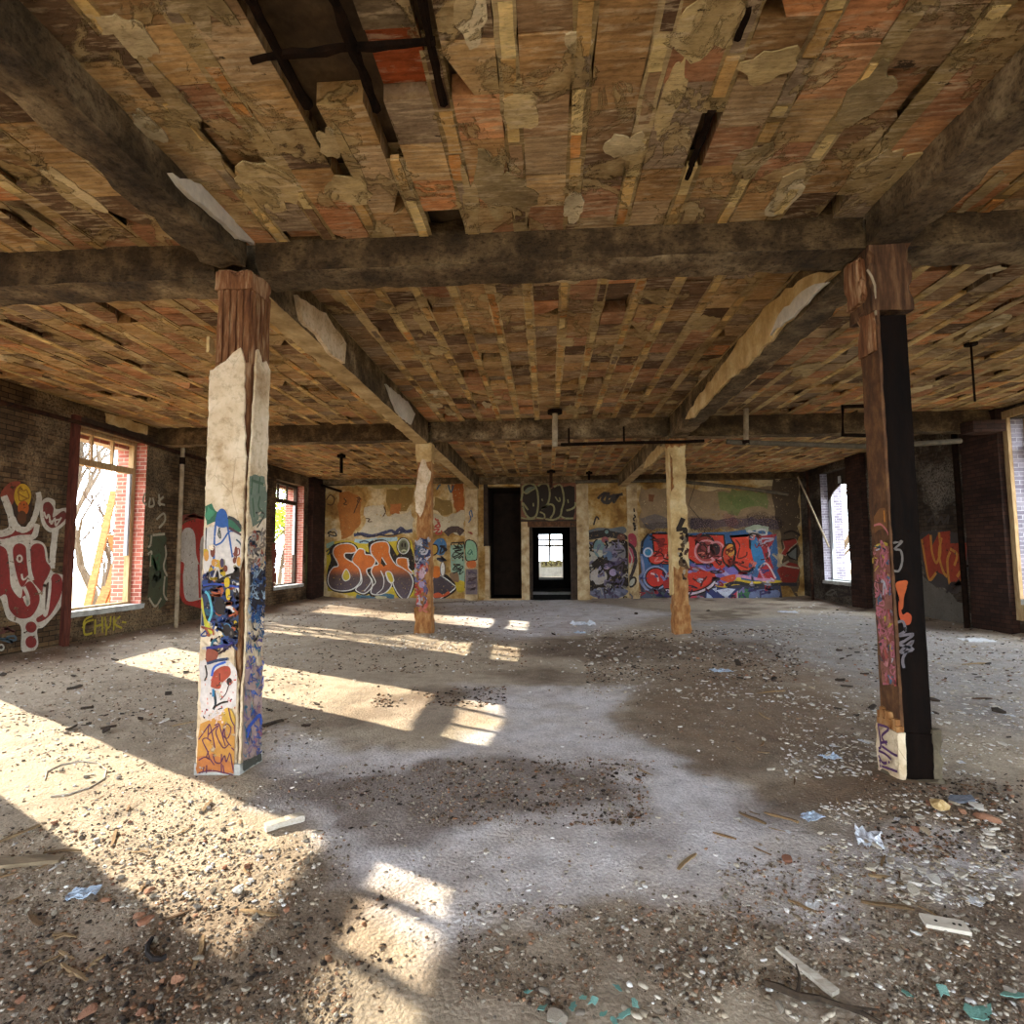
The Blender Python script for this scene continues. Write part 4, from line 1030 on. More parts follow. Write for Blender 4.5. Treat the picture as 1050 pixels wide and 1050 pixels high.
class Mural:
    """paint layers lying on one wall plane; outlines come in photo pixels and are carried onto the plane"""
    def __init__(s, ax, val, nsign, zoom=None, off=.0, clip=None):
        s.clip = clip
        s.ax, s.val, s.ns = ax, val, nsign
        s.z = zoom or (0, 0, 1); s.k = 0; s.off = off
        s.dl = .00006 if s.clip else .00012; s.bm = bmesh.new(); s.lay = s.bm.loops.layers.float_color.new('Col'); s.r = random.Random(3)
    def uv(s, pts):
        x0, y0, f = s.z
        return px_plane([(x0+p[0]/f, y0+p[1]/f) for p in pts], s.ax, s.val)
    def lev(s):
        s.k += 1; return s.val+s.ns*(s.off+s.dl*s.k)
    def cl(s, uv):
        return uv if not s.clip else [(min(s.clip[1], max(s.clip[0], p[0])), p[1]) for p in uv]
    def _face(s, uv, v, col):
        uv = s.cl(uv)
        vs = [s.bm.verts.new(p) for p in on_plane(uv, s.ax, v)]
        f = s.bm.faces.new(vs)
        for l in f.loops: l[s.lay] = tuple(col)+(1,)
        return f
    def fill(s, pts, col, smooth=True, grad=None, raw=False, out=None, ow=.03):
        """grad = [(pixel y, colour), ...] for colour running from top to bottom; out = outline colour"""
        uv = list(pts) if raw else s.uv(pts)
        if smooth: uv = smooth_curve(uv, True)
        v = s.lev()
        f = s._face(uv, v, lin(col))
        if grad:
            zz = [s.uv([(pts[0][0], g[0])])[0][1] for g in grad]
            zmin, zmax = min(q[1] for q in uv), max(q[1] for q in uv)
            geom = [f]+list(f.edges)+list(f.verts); fs = [f]
            for i in range(1, 9):
                zc_ = zmin+(zmax-zmin)*i/9
                geom = list({g_ for f_ in fs for g_ in [f_]+list(f_.edges)+list(f_.verts)})
                res = bmesh.ops.bisect_plane(s.bm, geom=geom, plane_co=(0, 0, zc_), plane_no=(0, 0, 1))
                fs = [g_ for g_ in res['geom'] if isinstance(g_, bmesh.types.BMFace)]
            for f_ in fs:
                for l in f_.loops:
                    z_ = l.vert.co.z
                    i = 0
                    while i < len(zz)-2 and z_ < zz[i+1]: i += 1
                    t = min(1, max(0, (zz[i]-z_)/(zz[i]-zz[i+1]+1e-9)))
                    a_, b_ = lin(grad[i][1]), lin(grad[i+1][1])
                    l[s.lay] = tuple(a_[q]*(1-t)+b_[q]*t for q in range(3))+(1,)
        if out: s.line(uv+uv[:2], ow, out)
        return uv
    def line(s, uv, w, col):
        v = s.lev(); n = len(uv); L, R_ = [], []
        for i in range(n):
            a_, b_ = uv[max(0, i-1)], uv[min(n-1, i+1)]
            dx, dy = b_[0]-a_[0], b_[1]-a_[1]; m = math.hypot(dx, dy) or 1
            ww = w*.5*(1+s.r.uniform(-.12, .12))
            L.append((uv[i][0]-dy/m*ww, uv[i][1]+dx/m*ww)); R_.append((uv[i][0]+dy/m*ww, uv[i][1]-dx/m*ww))
        P = on_plane(s.cl(L), s.ax, v), on_plane(s.cl(R_), s.ax, v)
        a_ = [s.bm.verts.new(p) for p in P[0]]; b_ = [s.bm.verts.new(p) for p in P[1]]
        for i in range(n-1):
            f = s.bm.faces.new((a_[i], b_[i], b_[i+1], a_[i+1]))
            for l in f.loops: l[s.lay] = tuple(lin(col))+(1,)
    def stroke(s, pts, w, col, smooth=True, closed=False):
        uv = s.uv(pts)
        if smooth and len(uv) > 2: uv = smooth_curve(uv, closed)
        elif closed: uv = uv+uv[:1]
        if closed and smooth: uv = uv+uv[:2]
        s.line(uv, w, col)
    def oval(s, x, y, rx, ry, col, out=None, ow=.03, a=0):
        pts = [(x+rx*math.cos(t)*math.cos(a)-ry*math.sin(t)*math.sin(a), y+rx*math.cos(t)*math.sin(a)+ry*math.sin(t)*math.cos(a)) for t in [i*math.pi/5 for i in range(10)]]
        s.fill(pts, col, True, None, False, out, ow)
    def patch(s, pts, col, amp=.04, step=.12, seed=1):
        s.fill(ragged(s.uv(pts), amp, step, seed), col, False, None, True)
    def scribble(s, x, y, w, h, n, lw, col, seed=0):
        r = random.Random(seed)
        s.stroke([(x+r.uniform(-w, w)/2, y+r.uniform(-h, h)/2) for _ in range(n)], lw, col)
    def build(s, name, parent, label, mat='paint'):
        me = bpy.data.meshes.new(name); s.bm.normal_update()
        s.bm.to_mesh(me); s.bm.free(); me.materials.append(M[mat])
        o = link_mesh(name, me, parent)
        o['label'] = label
        return o
OR, DK, YE, WH, BK = (214, 112, 30), (70, 60, 66), (222, 190, 40), (226, 220, 206), (9, 7, 7)
PB = YB-.018

# ---- stains and bared plaster on the left part of the back wall
m = Mural('y', PB, -1, (320, 480, 5.8333))
m.patch([(160, 130), (240, 150), (300, 180), (280, 260), (300, 320), (240, 400), (180, 420), (160, 330), (150, 230)], (176, 108, 40), .05, .15, 2)
m.patch([(450, 130), (600, 110), (600, 210), (560, 250), (470, 280), (440, 220)], (150, 118, 56), .06, .15, 3)
m.patch([(470, 210), (530, 215), (525, 275), (465, 275)], (186, 112, 52), .03, .1, 4)
m.patch([(310, 240), (420, 220), (450, 290), (600, 250), (605, 400), (520, 385), (400, 400), (330, 395), (275, 380), (330, 330)], (214, 198, 166), .05, .14, 5)
m.patch([(830, 100), (905, 90), (910, 260), (860, 270), (840, 180)], (178, 96, 34), .03, .1, 6)
m.patch([(720, 260), (800, 290), (910, 250), (912, 400), (800, 380), (725, 390)], (210, 192, 156), .05, .12, 7)
m.patch([(740, 180), (830, 190), (850, 260), (800, 290), (730, 250)], (146, 116, 58), .05, .12, 8)
m.patch([(60, 60), (220, 50), (440, 70), (610, 60), (610, 110), (450, 120), (240, 110), (60, 100)], (186, 168, 110), .05, .15, 9)
m.patch([(230, 45), (330, 55), (400, 60), (360, 80), (260, 75)], (92, 56, 28), .04, .1, 10)
m.build('wall_stain', WB, 'ochre, orange and white stains where paint has peeled', 'paint')
m = Mural('y', PB, -1, (320, 480, 5.8333), off=.008)
for a_ in ([(85, 190), (110, 160), (135, 185), (120, 220), (90, 215)], [(250, 270), (270, 220), (290, 180)], [(265, 180), (285, 175), (270, 200), (290, 205)], [(190, 180), (205, 200), (190, 215), (210, 220)],
           [(430, 230), (440, 260), (425, 290)], [(320, 300), (345, 305), (335, 320), (360, 320)]): m.stroke(a_, .035, (84, 54, 26))
for a_ in ([(745, 130), (760, 105), (770, 100)], [(815, 100), (830, 145), (845, 105)], [(735, 300), (755, 330), (735, 350), (765, 350), (750, 305)], [(725, 370), (760, 365), (740, 390), (770, 392), (775, 372)]):
    m.stroke(a_, .05, (66, 108, 128) if a_[0][1] < 200 else (190, 70, 60))
m.stroke([(250, 400), (300, 395), (360, 405), (420, 390), (470, 375), (500, 385), (530, 360), (560, 380), (600, 372)], .11, (58, 66, 98))
m.stroke([(270, 385), (330, 412), (400, 400), (460, 405), (540, 385)], .05, (40, 42, 58))
m.stroke([(800, 395), (830, 370), (870, 368), (900, 390)], .22, (80, 62, 56))
m.oval(540, 375, 16, 14, (44, 54, 84)); m.stroke([(100, 380), (130, 365), (150, 390), (120, 410), (100, 395)], .05, (198, 190, 170))
m.scribble(120, 395, 60, 40, 8, .04, (40, 36, 32), 4)
m.build('graffiti_tag', WB, 'small scrawls and dark spray above the orange mural', 'paint')

# ---- orange bubble letters "SnAi"
m = Mural('y', PB, -1, (325, 535, 6.1765), off=.02)
m.fill([(62, 170), (90, 130), (160, 118), (250, 122), (330, 118), (470, 108), (520, 104), (600, 118), (615, 200), (615, 470), (560, 480), (470, 475), (330, 470), (210, 470), (130, 440), (70, 440), (60, 300)], (210, 182, 44), False)
m.fill([(60, 140), (110, 120), (110, 190), (70, 200), (100, 160), (62, 170)], (150, 182, 158), False); m.stroke([(70, 210), (100, 165)], .05, (30, 60, 56)); m.stroke([(60, 190), (112, 142)], .05, (30, 60, 56))
m.stroke([(240, 118), (300, 126), (380, 114), (470, 112), (510, 108)], .13, (178, 206, 206)); m.stroke([(270, 132), (300, 122), (330, 130)], .05, (60, 84, 104))
m.stroke([(250, 470), (300, 480), (360, 474), (440, 468), (490, 476)], .14, (72, 112, 128)); m.stroke([(280, 482), (330, 490)], .07, (40, 66, 90)); m.fill([(370, 470), (440, 474), (430, 486), (380, 486)], (206, 196, 150))
for p_ in ([(70, 300), (90, 240), (80, 180), (120, 140), (200, 128), (250, 150), (262, 190), (230, 260), (300, 330), (280, 420), (200, 450), (110, 442), (62, 390)],
           [(230, 420), (280, 340), (240, 260), (260, 180), (320, 190), (380, 240), (390, 300), (360, 360), (350, 430), (310, 466), (250, 450)],
           [(330, 130), (420, 112), (470, 150), (520, 230), (600, 310), (622, 400), (570, 494), (510, 470), (470, 380), (470, 410), (380, 470), (330, 455), (300, 300), (330, 200)],
           [(500, 230), (590, 160), (620, 300), (560, 290)]):
    m.fill(p_, BK)
G1 = [(120, OR), (300, (206, 104, 34)), (345, (84, 66, 62)), (500, (92, 82, 94))]
m.fill([(104, 205), (112, 165), (150, 142), (205, 138), (240, 155), (250, 185), (225, 198), (180, 200), (178, 225), (205, 245), (250, 270), (276, 320), (274, 380), (230, 425), (165, 438), (100, 425), (72, 385), (78, 330), (104, 290), (135, 280), (128, 250)], OR, True, G1, False, WH, .035)
m.fill([(162, 345), (185, 300), (208, 330), (208, 360), (180, 374)], (206, 180, 50), True, None, False, WH, .03)
m.fill([(225, 245), (262, 175), (300, 178), (308, 205), (345, 212), (372, 245), (352, 285), (318, 300), (322, 330), (352, 372), (345, 420), (300, 455), (255, 440), (250, 420), (285, 380), (270, 300)], OR, True, G1, False, WH, .035)
m.fill([(345, 200), (345, 150), (385, 128), (440, 128), (460, 160), (462, 205), (500, 270), (560, 300), (600, 345), (608, 400), (570, 488), (525, 470), (485, 400), (470, 330), (438, 320), (450, 370), (474, 400), (440, 445), (390, 462), (345, 452), (352, 410), (372, 380), (345, 320), (360, 280), (390, 265)], OR, True, G1, False, WH, .035)
m.fill([(405, 262), (412, 225), (440, 270), (425, 285)], BK, False); m.stroke([(412, 225), (442, 272)], .03, WH)
m.fill([(440, 318), (470, 322), (488, 372), (468, 385), (446, 350)], (206, 180, 50), True, None, False, WH, .03)
m.fill([(505, 245), (520, 228), (575, 235), (580, 290), (605, 320), (600, 330), (540, 290), (510, 270)], OR, True, None, False, WH, .03)
m.oval(548, 155, 44, 56, BK); m.oval(549, 155, 36, 48, (142, 146, 112), WH, .03); m.oval(549, 158, 26, 38, (96, 96, 72)); m.oval(540, 148, 5, 14, BK); m.oval(560, 148, 5, 14, BK); m.stroke([(536, 188), (550, 180), (566, 186)], .05, (190, 190, 150))
m.stroke([(300, 440), (345, 380), (330, 340)], .03, WH); m.stroke([(380, 455), (418, 420), (425, 360), (405, 310)], .03, WH); m.stroke([(575, 230), (582, 280)], .05, WH)
# behind and right of the far column
m.fill([(725, 300), (770, 288), (785, 330), (820, 335), (850, 360), (886, 410), (870, 445), (800, 490), (740, 505), (715, 420)], BK); m.fill([(730, 420), (745, 330), (800, 350), (862, 395), (876, 420), (800, 475), (745, 490)], DK, True, None, False, WH, .03)
m.fill([(730, 290), (775, 285), (780, 345), (735, 350)], OR); m.fill([(735, 460), (770, 448), (800, 462), (830, 440), (842, 455), (800, 476), (745, 480)], (200, 84, 44)); m.oval(797, 300, 15, 46, (232, 224, 206), (120, 100, 90), .03)
m.fill([(736, 150), (760, 112), (800, 108), (822, 150), (800, 210), (750, 200)], (64, 118, 158)); m.fill([(722, 150), (760, 150), (765, 190), (735, 210)], (196, 150, 60), True, None, False, BK, .04)
m.fill([(845, 150), (930, 145), (944, 380), (900, 400), (850, 330)], (150, 178, 150), False); m.fill([(940, 385), (880, 372), (890, 440), (930, 440)], (206, 176, 44)); m.fill([(840, 330), (890, 320), (900, 380), (860, 370)], (142, 110, 80))
m.stroke([(850, 150), (852, 135), (930, 130), (945, 190), (940, 420)], .05, BK, False)
for i in range(7): m.scribble(895, 150+i*28, 70, 34, 7, .035, BK if i < 6 else (40, 66, 60), i+20)
m.scribble(800, 175, 60, 60, 9, .05, (34, 36, 44), 41); m.scribble(795, 235, 70, 40, 10, .05, (60, 66, 84), 43)
m.build('mural', WB, 'orange and grey bubble letters on a yellow ground')
m = Mural('y', YB-.175, -1, (325, 535, 6.1765), off=.004, clip=(-2.67, -2.27))     # the part that runs over the pilaster
m.fill([(942, 130), (980, 118), (1010, 150), (1015, 230), (990, 245), (944, 238)], (142, 182, 142), True, None, False, BK, .035); m.fill([(950, 255), (1000, 248), (1006, 285), (975, 295), (952, 285)], (204, 104, 44))
m.scribble(972, 72, 30, 18, 7, .03, (176, 60, 52), 2); m.stroke([(960, 5), (975, -20), (965, -55), (978, -70), (985, -30)], .035, (60, 96, 130)); m.scribble(975, 190, 40, 60, 8, .03, (60, 110, 90), 6)
m.fill([(942, 300), (1016, 300), (1016, 460), (942, 460)], (120, 104, 104), False)
for i in range(6): m.scribble(980, 320+i*22, 60, 30, 7, .03, [(90, 76, 96), (150, 130, 130), (80, 60, 60)][i % 3], i+60)
m.build('graffiti_tag', bpy.data.objects['wall_pilaster'], 'mint green curl and scrawls painted on the pilaster', 'paint')

# ---- outlined letters on the black panel above the doorway
m = Mural('y', YB-.075, -1, (525, 485, 14))
m.fill([(130, 120), (920, 110), (920, 665), (130, 665)], (132, 84, 60), False)
m.fill([(150, 300), (165, 180), (250, 150), (340, 190), (420, 150), (520, 160), (560, 230), (640, 170), (740, 200), (830, 180), (900, 200), (905, 560), (880, 650), (720, 640), (620, 660), (350, 650), (220, 630), (160, 500)], BK, False)
OL = (150, 142, 96)
for w_, p_ in ((.06, [(130, 400), (150, 290), (160, 190), (260, 150), (340, 200), (260, 260), (210, 290), (160, 270)]), (.06, [(340, 190), (370, 300), (375, 480), (340, 620), (250, 645), (180, 560), (150, 430), (230, 530)]),
               (.06, [(370, 190), (430, 155), (510, 165), (540, 260), (535, 370), (500, 460), (420, 515), (540, 450), (600, 480), (600, 570), (550, 650)]), (.05, [(400, 560), (460, 590), (460, 650), (350, 640)]),
               (.06, [(600, 200), (690, 170), (730, 260), (745, 400), (715, 520), (690, 620), (600, 670), (480, 660)]), (.06, [(690, 610), (760, 650), (880, 650)]), (.06, [(780, 540), (850, 520), (905, 480), (910, 420)]),
               (.04, [(620, 340), (660, 400), (690, 400), (680, 350)]), (.04, [(800, 380), (808, 430)]), (.04, [(305, 430), (308, 480)]), (.04, [(430, 370), (440, 410)]), (.05, [(130, 640), (220, 660), (330, 655)])):
    m.stroke(p_, w_, OL)
m.fill([(180, 265), (230, 210), (310, 195), (330, 215), (250, 262), (215, 290)], (110, 118, 96)); m.stroke([(360, 150), (450, 128), (530, 130)], .05, (170, 104, 78)); m.stroke([(600, 130), (760, 120)], .05, (150, 92, 70))
m.build('graffiti_letters', PANEL_O, 'olive outlined letters on black')

# ---- grey and black bubbles left of the red mural
def bubbles(m):
    m.fill([(30, 190), (70, 150), (140, 170), (180, 145), (250, 190), (320, 150), (420, 160), (480, 230), (500, 330), (470, 460), (410, 560), (300, 610), (150, 560), (80, 520), (40, 430)], BK)
    m.fill([(70, 90), (180, 50), (290, 55), (400, 40), (415, 90), (300, 120), (200, 110), (80, 120)], (112, 116, 116)); m.fill([(60, 110), (220, 70), (400, 100), (420, 150), (250, 130), (120, 150)], (34, 34, 36))
    m.oval(258, 84, 22, 22, (120, 150, 142), (34, 34, 36), .05)
    m.oval(80, 215, 44, 50, (184, 176, 156)); m.oval(110, 290, 70, 46, (196, 186, 164)); m.oval(196, 220, 46, 72, (120, 148, 146)); m.fill([(180, 240), (215, 235), (235, 260), (205, 295)], (190, 186, 164))
    m.oval(100, 375, 50, 40, (176, 172, 160)); m.oval(190, 455, 72, 66, (184, 172, 160)); m.oval(90, 450, 36, 48, (120, 118, 122))
    m.oval(320, 250, 96, 78, (128, 124, 138)); m.oval(270, 280, 40, 38, (96, 120, 146)); m.oval(380, 270, 36, 60, (140, 136, 136))
    m.oval(260, 370, 30, 24, (180, 150, 170)); m.oval(310, 420, 30, 30, (160, 140, 168)); m.fill([(190, 450), (250, 390), (230, 440)], (66, 34, 44), False); m.oval(245, 150, 30, 26, (172, 98, 98)); m.oval(378, 140, 34, 40, (120, 72, 58))
    for i, (x, y, w, h) in enumerate(((85, 220, 70, 70), (80, 270, 90, 60), (100, 370, 90, 60), (90, 440, 60, 60), (350, 190, 100, 80), (360, 260, 80, 80), (330, 350, 120, 60), (330, 520, 140, 120), (280, 500, 80, 90), (380, 400, 60, 120))):
        m.scribble(x, y, w, h, 8, .05, [BK, BK, BK, (30, 30, 40), BK, (60, 58, 70), (90, 76, 110), (96, 90, 116), (120, 110, 130), (70, 60, 70)][i], i+3)
    m.fill([(90, 560), (200, 545), (420, 560), (410, 610), (300, 640), (150, 620)], (112, 114, 134))
    for i in range(6): m.scribble(140+i*50, 590, 60, 40, 6, .04, [(140, 140, 160), (84, 84, 100)][i % 2], i+30)
    m.stroke([(40, 420), (60, 500), (110, 545), (200, 540)], .08, BK)
r0_ = random.Random(77)
m = Mural('y', PB, -1, (590, 535, 8.077), off=.01); bubbles(m)
for i in range(60): m.scribble(r0_.uniform(50, 430), r0_.uniform(160, 640), r0_.uniform(30, 80), r0_.uniform(30, 80), 5, r0_.uniform(.025, .05), r0_.choice([BK, (40, 38, 46), (150, 140, 160), (110, 104, 130), (180, 172, 160), (84, 70, 96)]), i+2300)
m.build('mural', WB, 'grey and black bubble shapes, lilac spray below')
m = Mural('y', PB, -1, (560, 430, 3.5), off=.012)
for p_ in ([(185, 285), (200, 270), (215, 265), (200, 290), (225, 300), (245, 268)], [(215, 280), (240, 275), (275, 268)], [(205, 300), (235, 290), (260, 270), (240, 300)], [(225, 262), (215, 300)]): m.stroke(p_, .09, (62, 56, 52))
m.stroke([(170, 380), (180, 350), (190, 360)], .05, (50, 44, 40))
m.build('graffiti_tag', WB, 'dark scrawl high on the wall above the grey bubbles', 'paint')
m = Mural('y', YB-.135, -1, (590, 535, 8.077), off=.006, clip=(2.61, 2.91))
m.fill([(430, 120), (470, 95), (505, 130), (500, 210), (440, 200)], (158, 46, 66)); m.fill([(432, 220), (480, 230), (492, 300), (470, 330), (440, 330)], (170, 72, 92)); m.fill([(440, 290), (480, 285), (482, 335), (445, 340)], (176, 40, 62))
m.stroke([(420, 170), (480, 220), (500, 320), (470, 430), (430, 500)], .1, (30, 22, 32)); m.oval(470, 500, 26, 42, (176, 170, 152), BK, .06, .5); m.stroke([(430, 210), (470, 300), (450, 380)], .04, (190, 180, 160))
for i, p_ in enumerate(([(490, -5), (480, -25), (496, -40), (484, -60)], [(495, 20), (480, 10), (490, 40), (500, 28)], [(482, 60), (498, 50), (486, 75)], [(488, -80), (484, -110)])): m.stroke(p_, .05, (34, 30, 28))
m.stroke([(440, 590), (470, 620), (460, 660)], .05, (90, 90, 96))
m.build('graffiti_tag', bpy.data.objects['wall_pilaster.002'], 'crimson bubble and black column of letters on the pilaster')

# ---- red mural
RD, RD2 = (214, 56, 38), (176, 34, 34)
m = Mural('y', PB, -1, (620, 480, 4.773))
m.patch([(170, 100), (400, 100), (560, 110), (860, 90), (930, 300), (880, 400), (700, 300), (420, 300), (180, 300)], (160, 132, 96), .06, .2, 2)
m.patch([(560, 120), (660, 105), (790, 120), (800, 190), (700, 200), (640, 225), (560, 200)], (126, 132, 76), .08, .15, 3)
m.patch([(600, 140), (700, 130), (740, 180), (650, 210)], (112, 126, 66), .06, .12, 13)
m.patch([(175, 240), (260, 225), (310, 240), (310, 290), (210, 300)], (120, 106, 96), .05, .12, 4)
m.patch([(420, 250), (560, 250), (700, 240), (860, 260), (870, 300), (700, 285), (420, 300)], (122, 100, 98), .05, .15, 5)
m.patch([(820, 60), (950, 40), (950, 640), (880, 560), (860, 300), (810, 150)], (88, 70, 50), .06, .2, 6)
m.patch([(215, 125), (245, 130), (240, 165), (218, 160)], (130, 80, 46), .02, .08, 7)
m.build('wall_stain', WB, 'grey and mossy green stains above the red mural')
m = Mural('y', PB, -1, (620, 480, 4.773), off=.012)
for p_, c_ in (([(190, 310), (300, 300), (420, 285), (560, 290), (700, 275), (800, 270), (860, 300)], (40, 34, 44)), ([(700, 262), (780, 255), (850, 280)], (56, 44, 54)), ([(420, 275), (520, 280)], (66, 54, 60)), ([(590, 265), (640, 240)], (150, 92, 86))): m.stroke(p_, .5, c_)
m.build('spray_haze', WB, 'dark dry spray haze over the red mural', 'thin')
m = Mural('y', PB, -1, (620, 480, 4.773), off=.018)
m.fill([(172, 420), (178, 360), (205, 325), (260, 312), (420, 318), (600, 312), (700, 300), (800, 308), (840, 330), (860, 560), (700, 600), (420, 640), (250, 625), (195, 600), (180, 520)], (48, 96, 140), False)
m.fill([(175, 570), (330, 560), (480, 575), (640, 565), (860, 575), (870, 640), (700, 658), (470, 662), (300, 655), (180, 650)], (46, 52, 74), False)
m.fill([(420, 470), (500, 480), (640, 490), (640, 560), (540, 580), (420, 560)], (118, 100, 168)); m.stroke([(430, 520), (470, 490), (520, 540), (560, 500), (620, 540)], .12, (168, 156, 200)); m.stroke([(440, 480), (490, 520), (480, 560)], .1, (84, 86, 120))
# E and the bubble below
m.fill([(232, 320), (322, 320), (322, 470), (230, 470), (214, 435), (240, 405), (236, 365)], RD, False, None, False, BK, .06); m.fill([(255, 345), (290, 342), (292, 385), (262, 392)], (150, 40, 34), False)
m.oval(252, 440, 38, 32, (224, 62, 48), BK, .04); m.stroke([(225, 420), (260, 432), (245, 455), (285, 450), (300, 420)], .05, (240, 130, 120))
m.oval(212, 412, 20, 20, (50, 132, 168), (206, 206, 220), .05); m.stroke([(180, 420), (186, 360), (215, 320)], .06, BK); m.stroke([(178, 430), (190, 500), (170, 540), (200, 590), (215, 600)], .08, (142, 146, 176))
m.oval(250, 536, 62, 58, (150, 160, 190)); m.oval(250, 536, 50, 47, (206, 44, 36), BK, .04); m.stroke([(225, 515), (255, 525), (262, 555)], .06, (240, 190, 180))
m.fill([(285, 560), (340, 480), (420, 480), (545, 530), (500, 590), (420, 618), (320, 612)], RD2); m.fill([(300, 590), (420, 606), (500, 580), (545, 540), (530, 580), (470, 612), (390, 628), (320, 618)], (226, 206, 214), True, None, False, BK, .04)
m.fill([(410, 520), (480, 505), (540, 515), (500, 570), (420, 595)], RD, True); m.stroke([(430, 540), (470, 560), (500, 530)], .05, (90, 20, 24)); m.stroke([(470, 580), (480, 550)], .05, (90, 20, 24))
m.fill([(420, 630), (470, 625), (490, 640), (460, 660), (420, 664)], (206, 70, 92))
# R O
m.fill([(405, 330), (450, 335), (500, 325), (582, 328), (592, 420), (560, 480), (520, 470), (450, 470), (405, 440)], RD, False, None, False, BK, .06)
m.oval(490, 370, 44, 40, (140, 42, 38), BK, .06); m.oval(498, 408, 56, 54, (168, 62, 60), (226, 150, 150), .06); m.oval(545, 405, 38, 44, (178, 76, 78), (226, 150, 150), .06); m.oval(540, 398, 24, 30, (44, 22, 34))
m.oval(478, 405, 22, 30, (130, 48, 52), BK, .04); m.scribble(500, 400, 90, 90, 10, .04, (80, 24, 28), 4); m.scribble(540, 400, 50, 60, 8, .04, BK, 7)
m.oval(560, 470, 30, 24, RD); m.oval(612, 425, 38, 54, (206, 66, 36), BK, .06); m.oval(615, 402, 22, 30, (222, 150, 60)); m.scribble(615, 405, 46, 50, 8, .04, (120, 40, 28), 9)
# L
m.fill([(612, 335), (706, 330), (712, 390), (742, 415), (748, 470), (705, 505), (660, 505), (628, 470), (640, 410), (632, 370)], (226, 66, 40), False, None, False, BK, .08)
m.stroke([(640, 350), (660, 380), (650, 440), (690, 430), (695, 410)], .045, (100, 24, 22)); m.stroke([(650, 470), (700, 490)], .04, (100, 24, 22))
# K pieces
m.fill([(715, 400), (730, 340), (780, 330), (800, 420), (770, 480), (745, 500)], (44, 128, 178)); m.stroke([(690, 305), (740, 290), (800, 300)], .16, (170, 178, 150)); m.scribble(745, 320, 90, 50, 10, .06, (206, 198, 190), 5)
m.fill([(740, 335), (842, 322), (820, 370), (795, 400), (830, 500), (790, 480), (770, 400)], (176, 40, 50), False); m.stroke([(760, 370), (790, 375), (805, 420), (780, 450)], .05, (224, 170, 178)); m.scribble(790, 360, 70, 50, 8, .06, (190, 180, 190), 8)
m.fill([(745, 540), (760, 490), (800, 465), (838, 545), (790, 550)], (176, 32, 46), False); m.stroke([(750, 500), (790, 465), (836, 540)], .05, (226, 190, 190)); m.stroke([(760, 500), (780, 540), (810, 545)], .07, (222, 140, 160))
m.fill([(870, 355), (935, 345), (942, 365), (905, 395), (885, 430), (862, 420), (880, 390)], (166, 46, 38), False, None, False, (190, 160, 130), .03)
m.fill([(840, 500), (880, 455), (940, 470), (955, 490), (935, 560), (870, 560)], (138, 34, 26), False); m.stroke([(845, 420), (860, 470), (950, 490)], .05, (190, 170, 140)); m.fill([(890, 420), (938, 380), (940, 450), (905, 440)], (118, 118, 110), False, None, False, BK, .06)
m.stroke([(820, 420), (850, 450), (850, 480), (900, 455)], .07, (180, 160, 130)); m.stroke([(875, 320), (915, 308), (955, 330)], .06, BK)
# flame strip and bottom
m.fill([(540, 575), (600, 560), (650, 545), (740, 555), (850, 548), (855, 570), (760, 572), (640, 572), (590, 585)], (214, 178, 40)); m.fill([(560, 540), (640, 520), (620, 560)], (206, 76, 40)); m.fill([(640, 545), (660, 510), (668, 550)], (226, 190, 60), False)
m.stroke([(640, 525), (700, 535), (760, 545), (830, 550)], .09, (206, 140, 170)); m.stroke([(590, 575), (640, 560), (720, 572), (860, 568), (940, 570)], .1, (30, 36, 46))
m.fill([(488, 655), (495, 600), (560, 585), (680, 590), (640, 655)], (36, 54, 110), False); m.fill([(545, 598), (575, 592), (600, 588), (640, 592), (595, 635), (570, 620)], (212, 214, 230), False); m.fill([(495, 650), (500, 610), (520, 625), (540, 650)], (182, 196, 216), False); m.fill([(525, 590), (548, 584), (545, 608)], (196, 204, 226), False)
m.fill([(600, 655), (625, 620), (650, 600), (650, 655)], (206, 64, 86), False); m.stroke([(650, 600), (648, 650)], .04, (220, 210, 210)); m.fill([(652, 600), (690, 590), (715, 610), (700, 640), (660, 655)], (62, 120, 84)); m.fill([(710, 610), (770, 592), (850, 600), (840, 640), (720, 656)], (112, 124, 160)); m.stroke([(760, 600), (762, 655)], .05, (60, 66, 100))
m.fill([(180, 610), (250, 600), (325, 625), (325, 655), (190, 655)], (66, 84, 92)); m.oval(205, 632, 22, 18, (70, 80, 104)); m.scribble(290, 640, 70, 30, 7, .06, (40, 66, 66), 3)
for i in range(70): m.scribble(r0_.uniform(180, 850), r0_.uniform(470, 655), r0_.uniform(20, 60), r0_.uniform(14, 40), 5, r0_.uniform(.03, .06), r0_.choice([(60, 56, 110), (150, 140, 190), (206, 196, 206), (30, 30, 50), (150, 36, 48), (110, 40, 60), (70, 84, 120)]), i+2000)
for i in range(34): m.scribble(r0_.uniform(235, 820), r0_.uniform(330, 480), r0_.uniform(20, 60), r0_.uniform(20, 50), 5, r0_.uniform(.025, .045), r0_.choice([(130, 30, 30), (90, 20, 26), (226, 120, 100), (40, 24, 30)]), i+2100)
m.build('mural', WB, 'big red letters on blue with a white crescent')

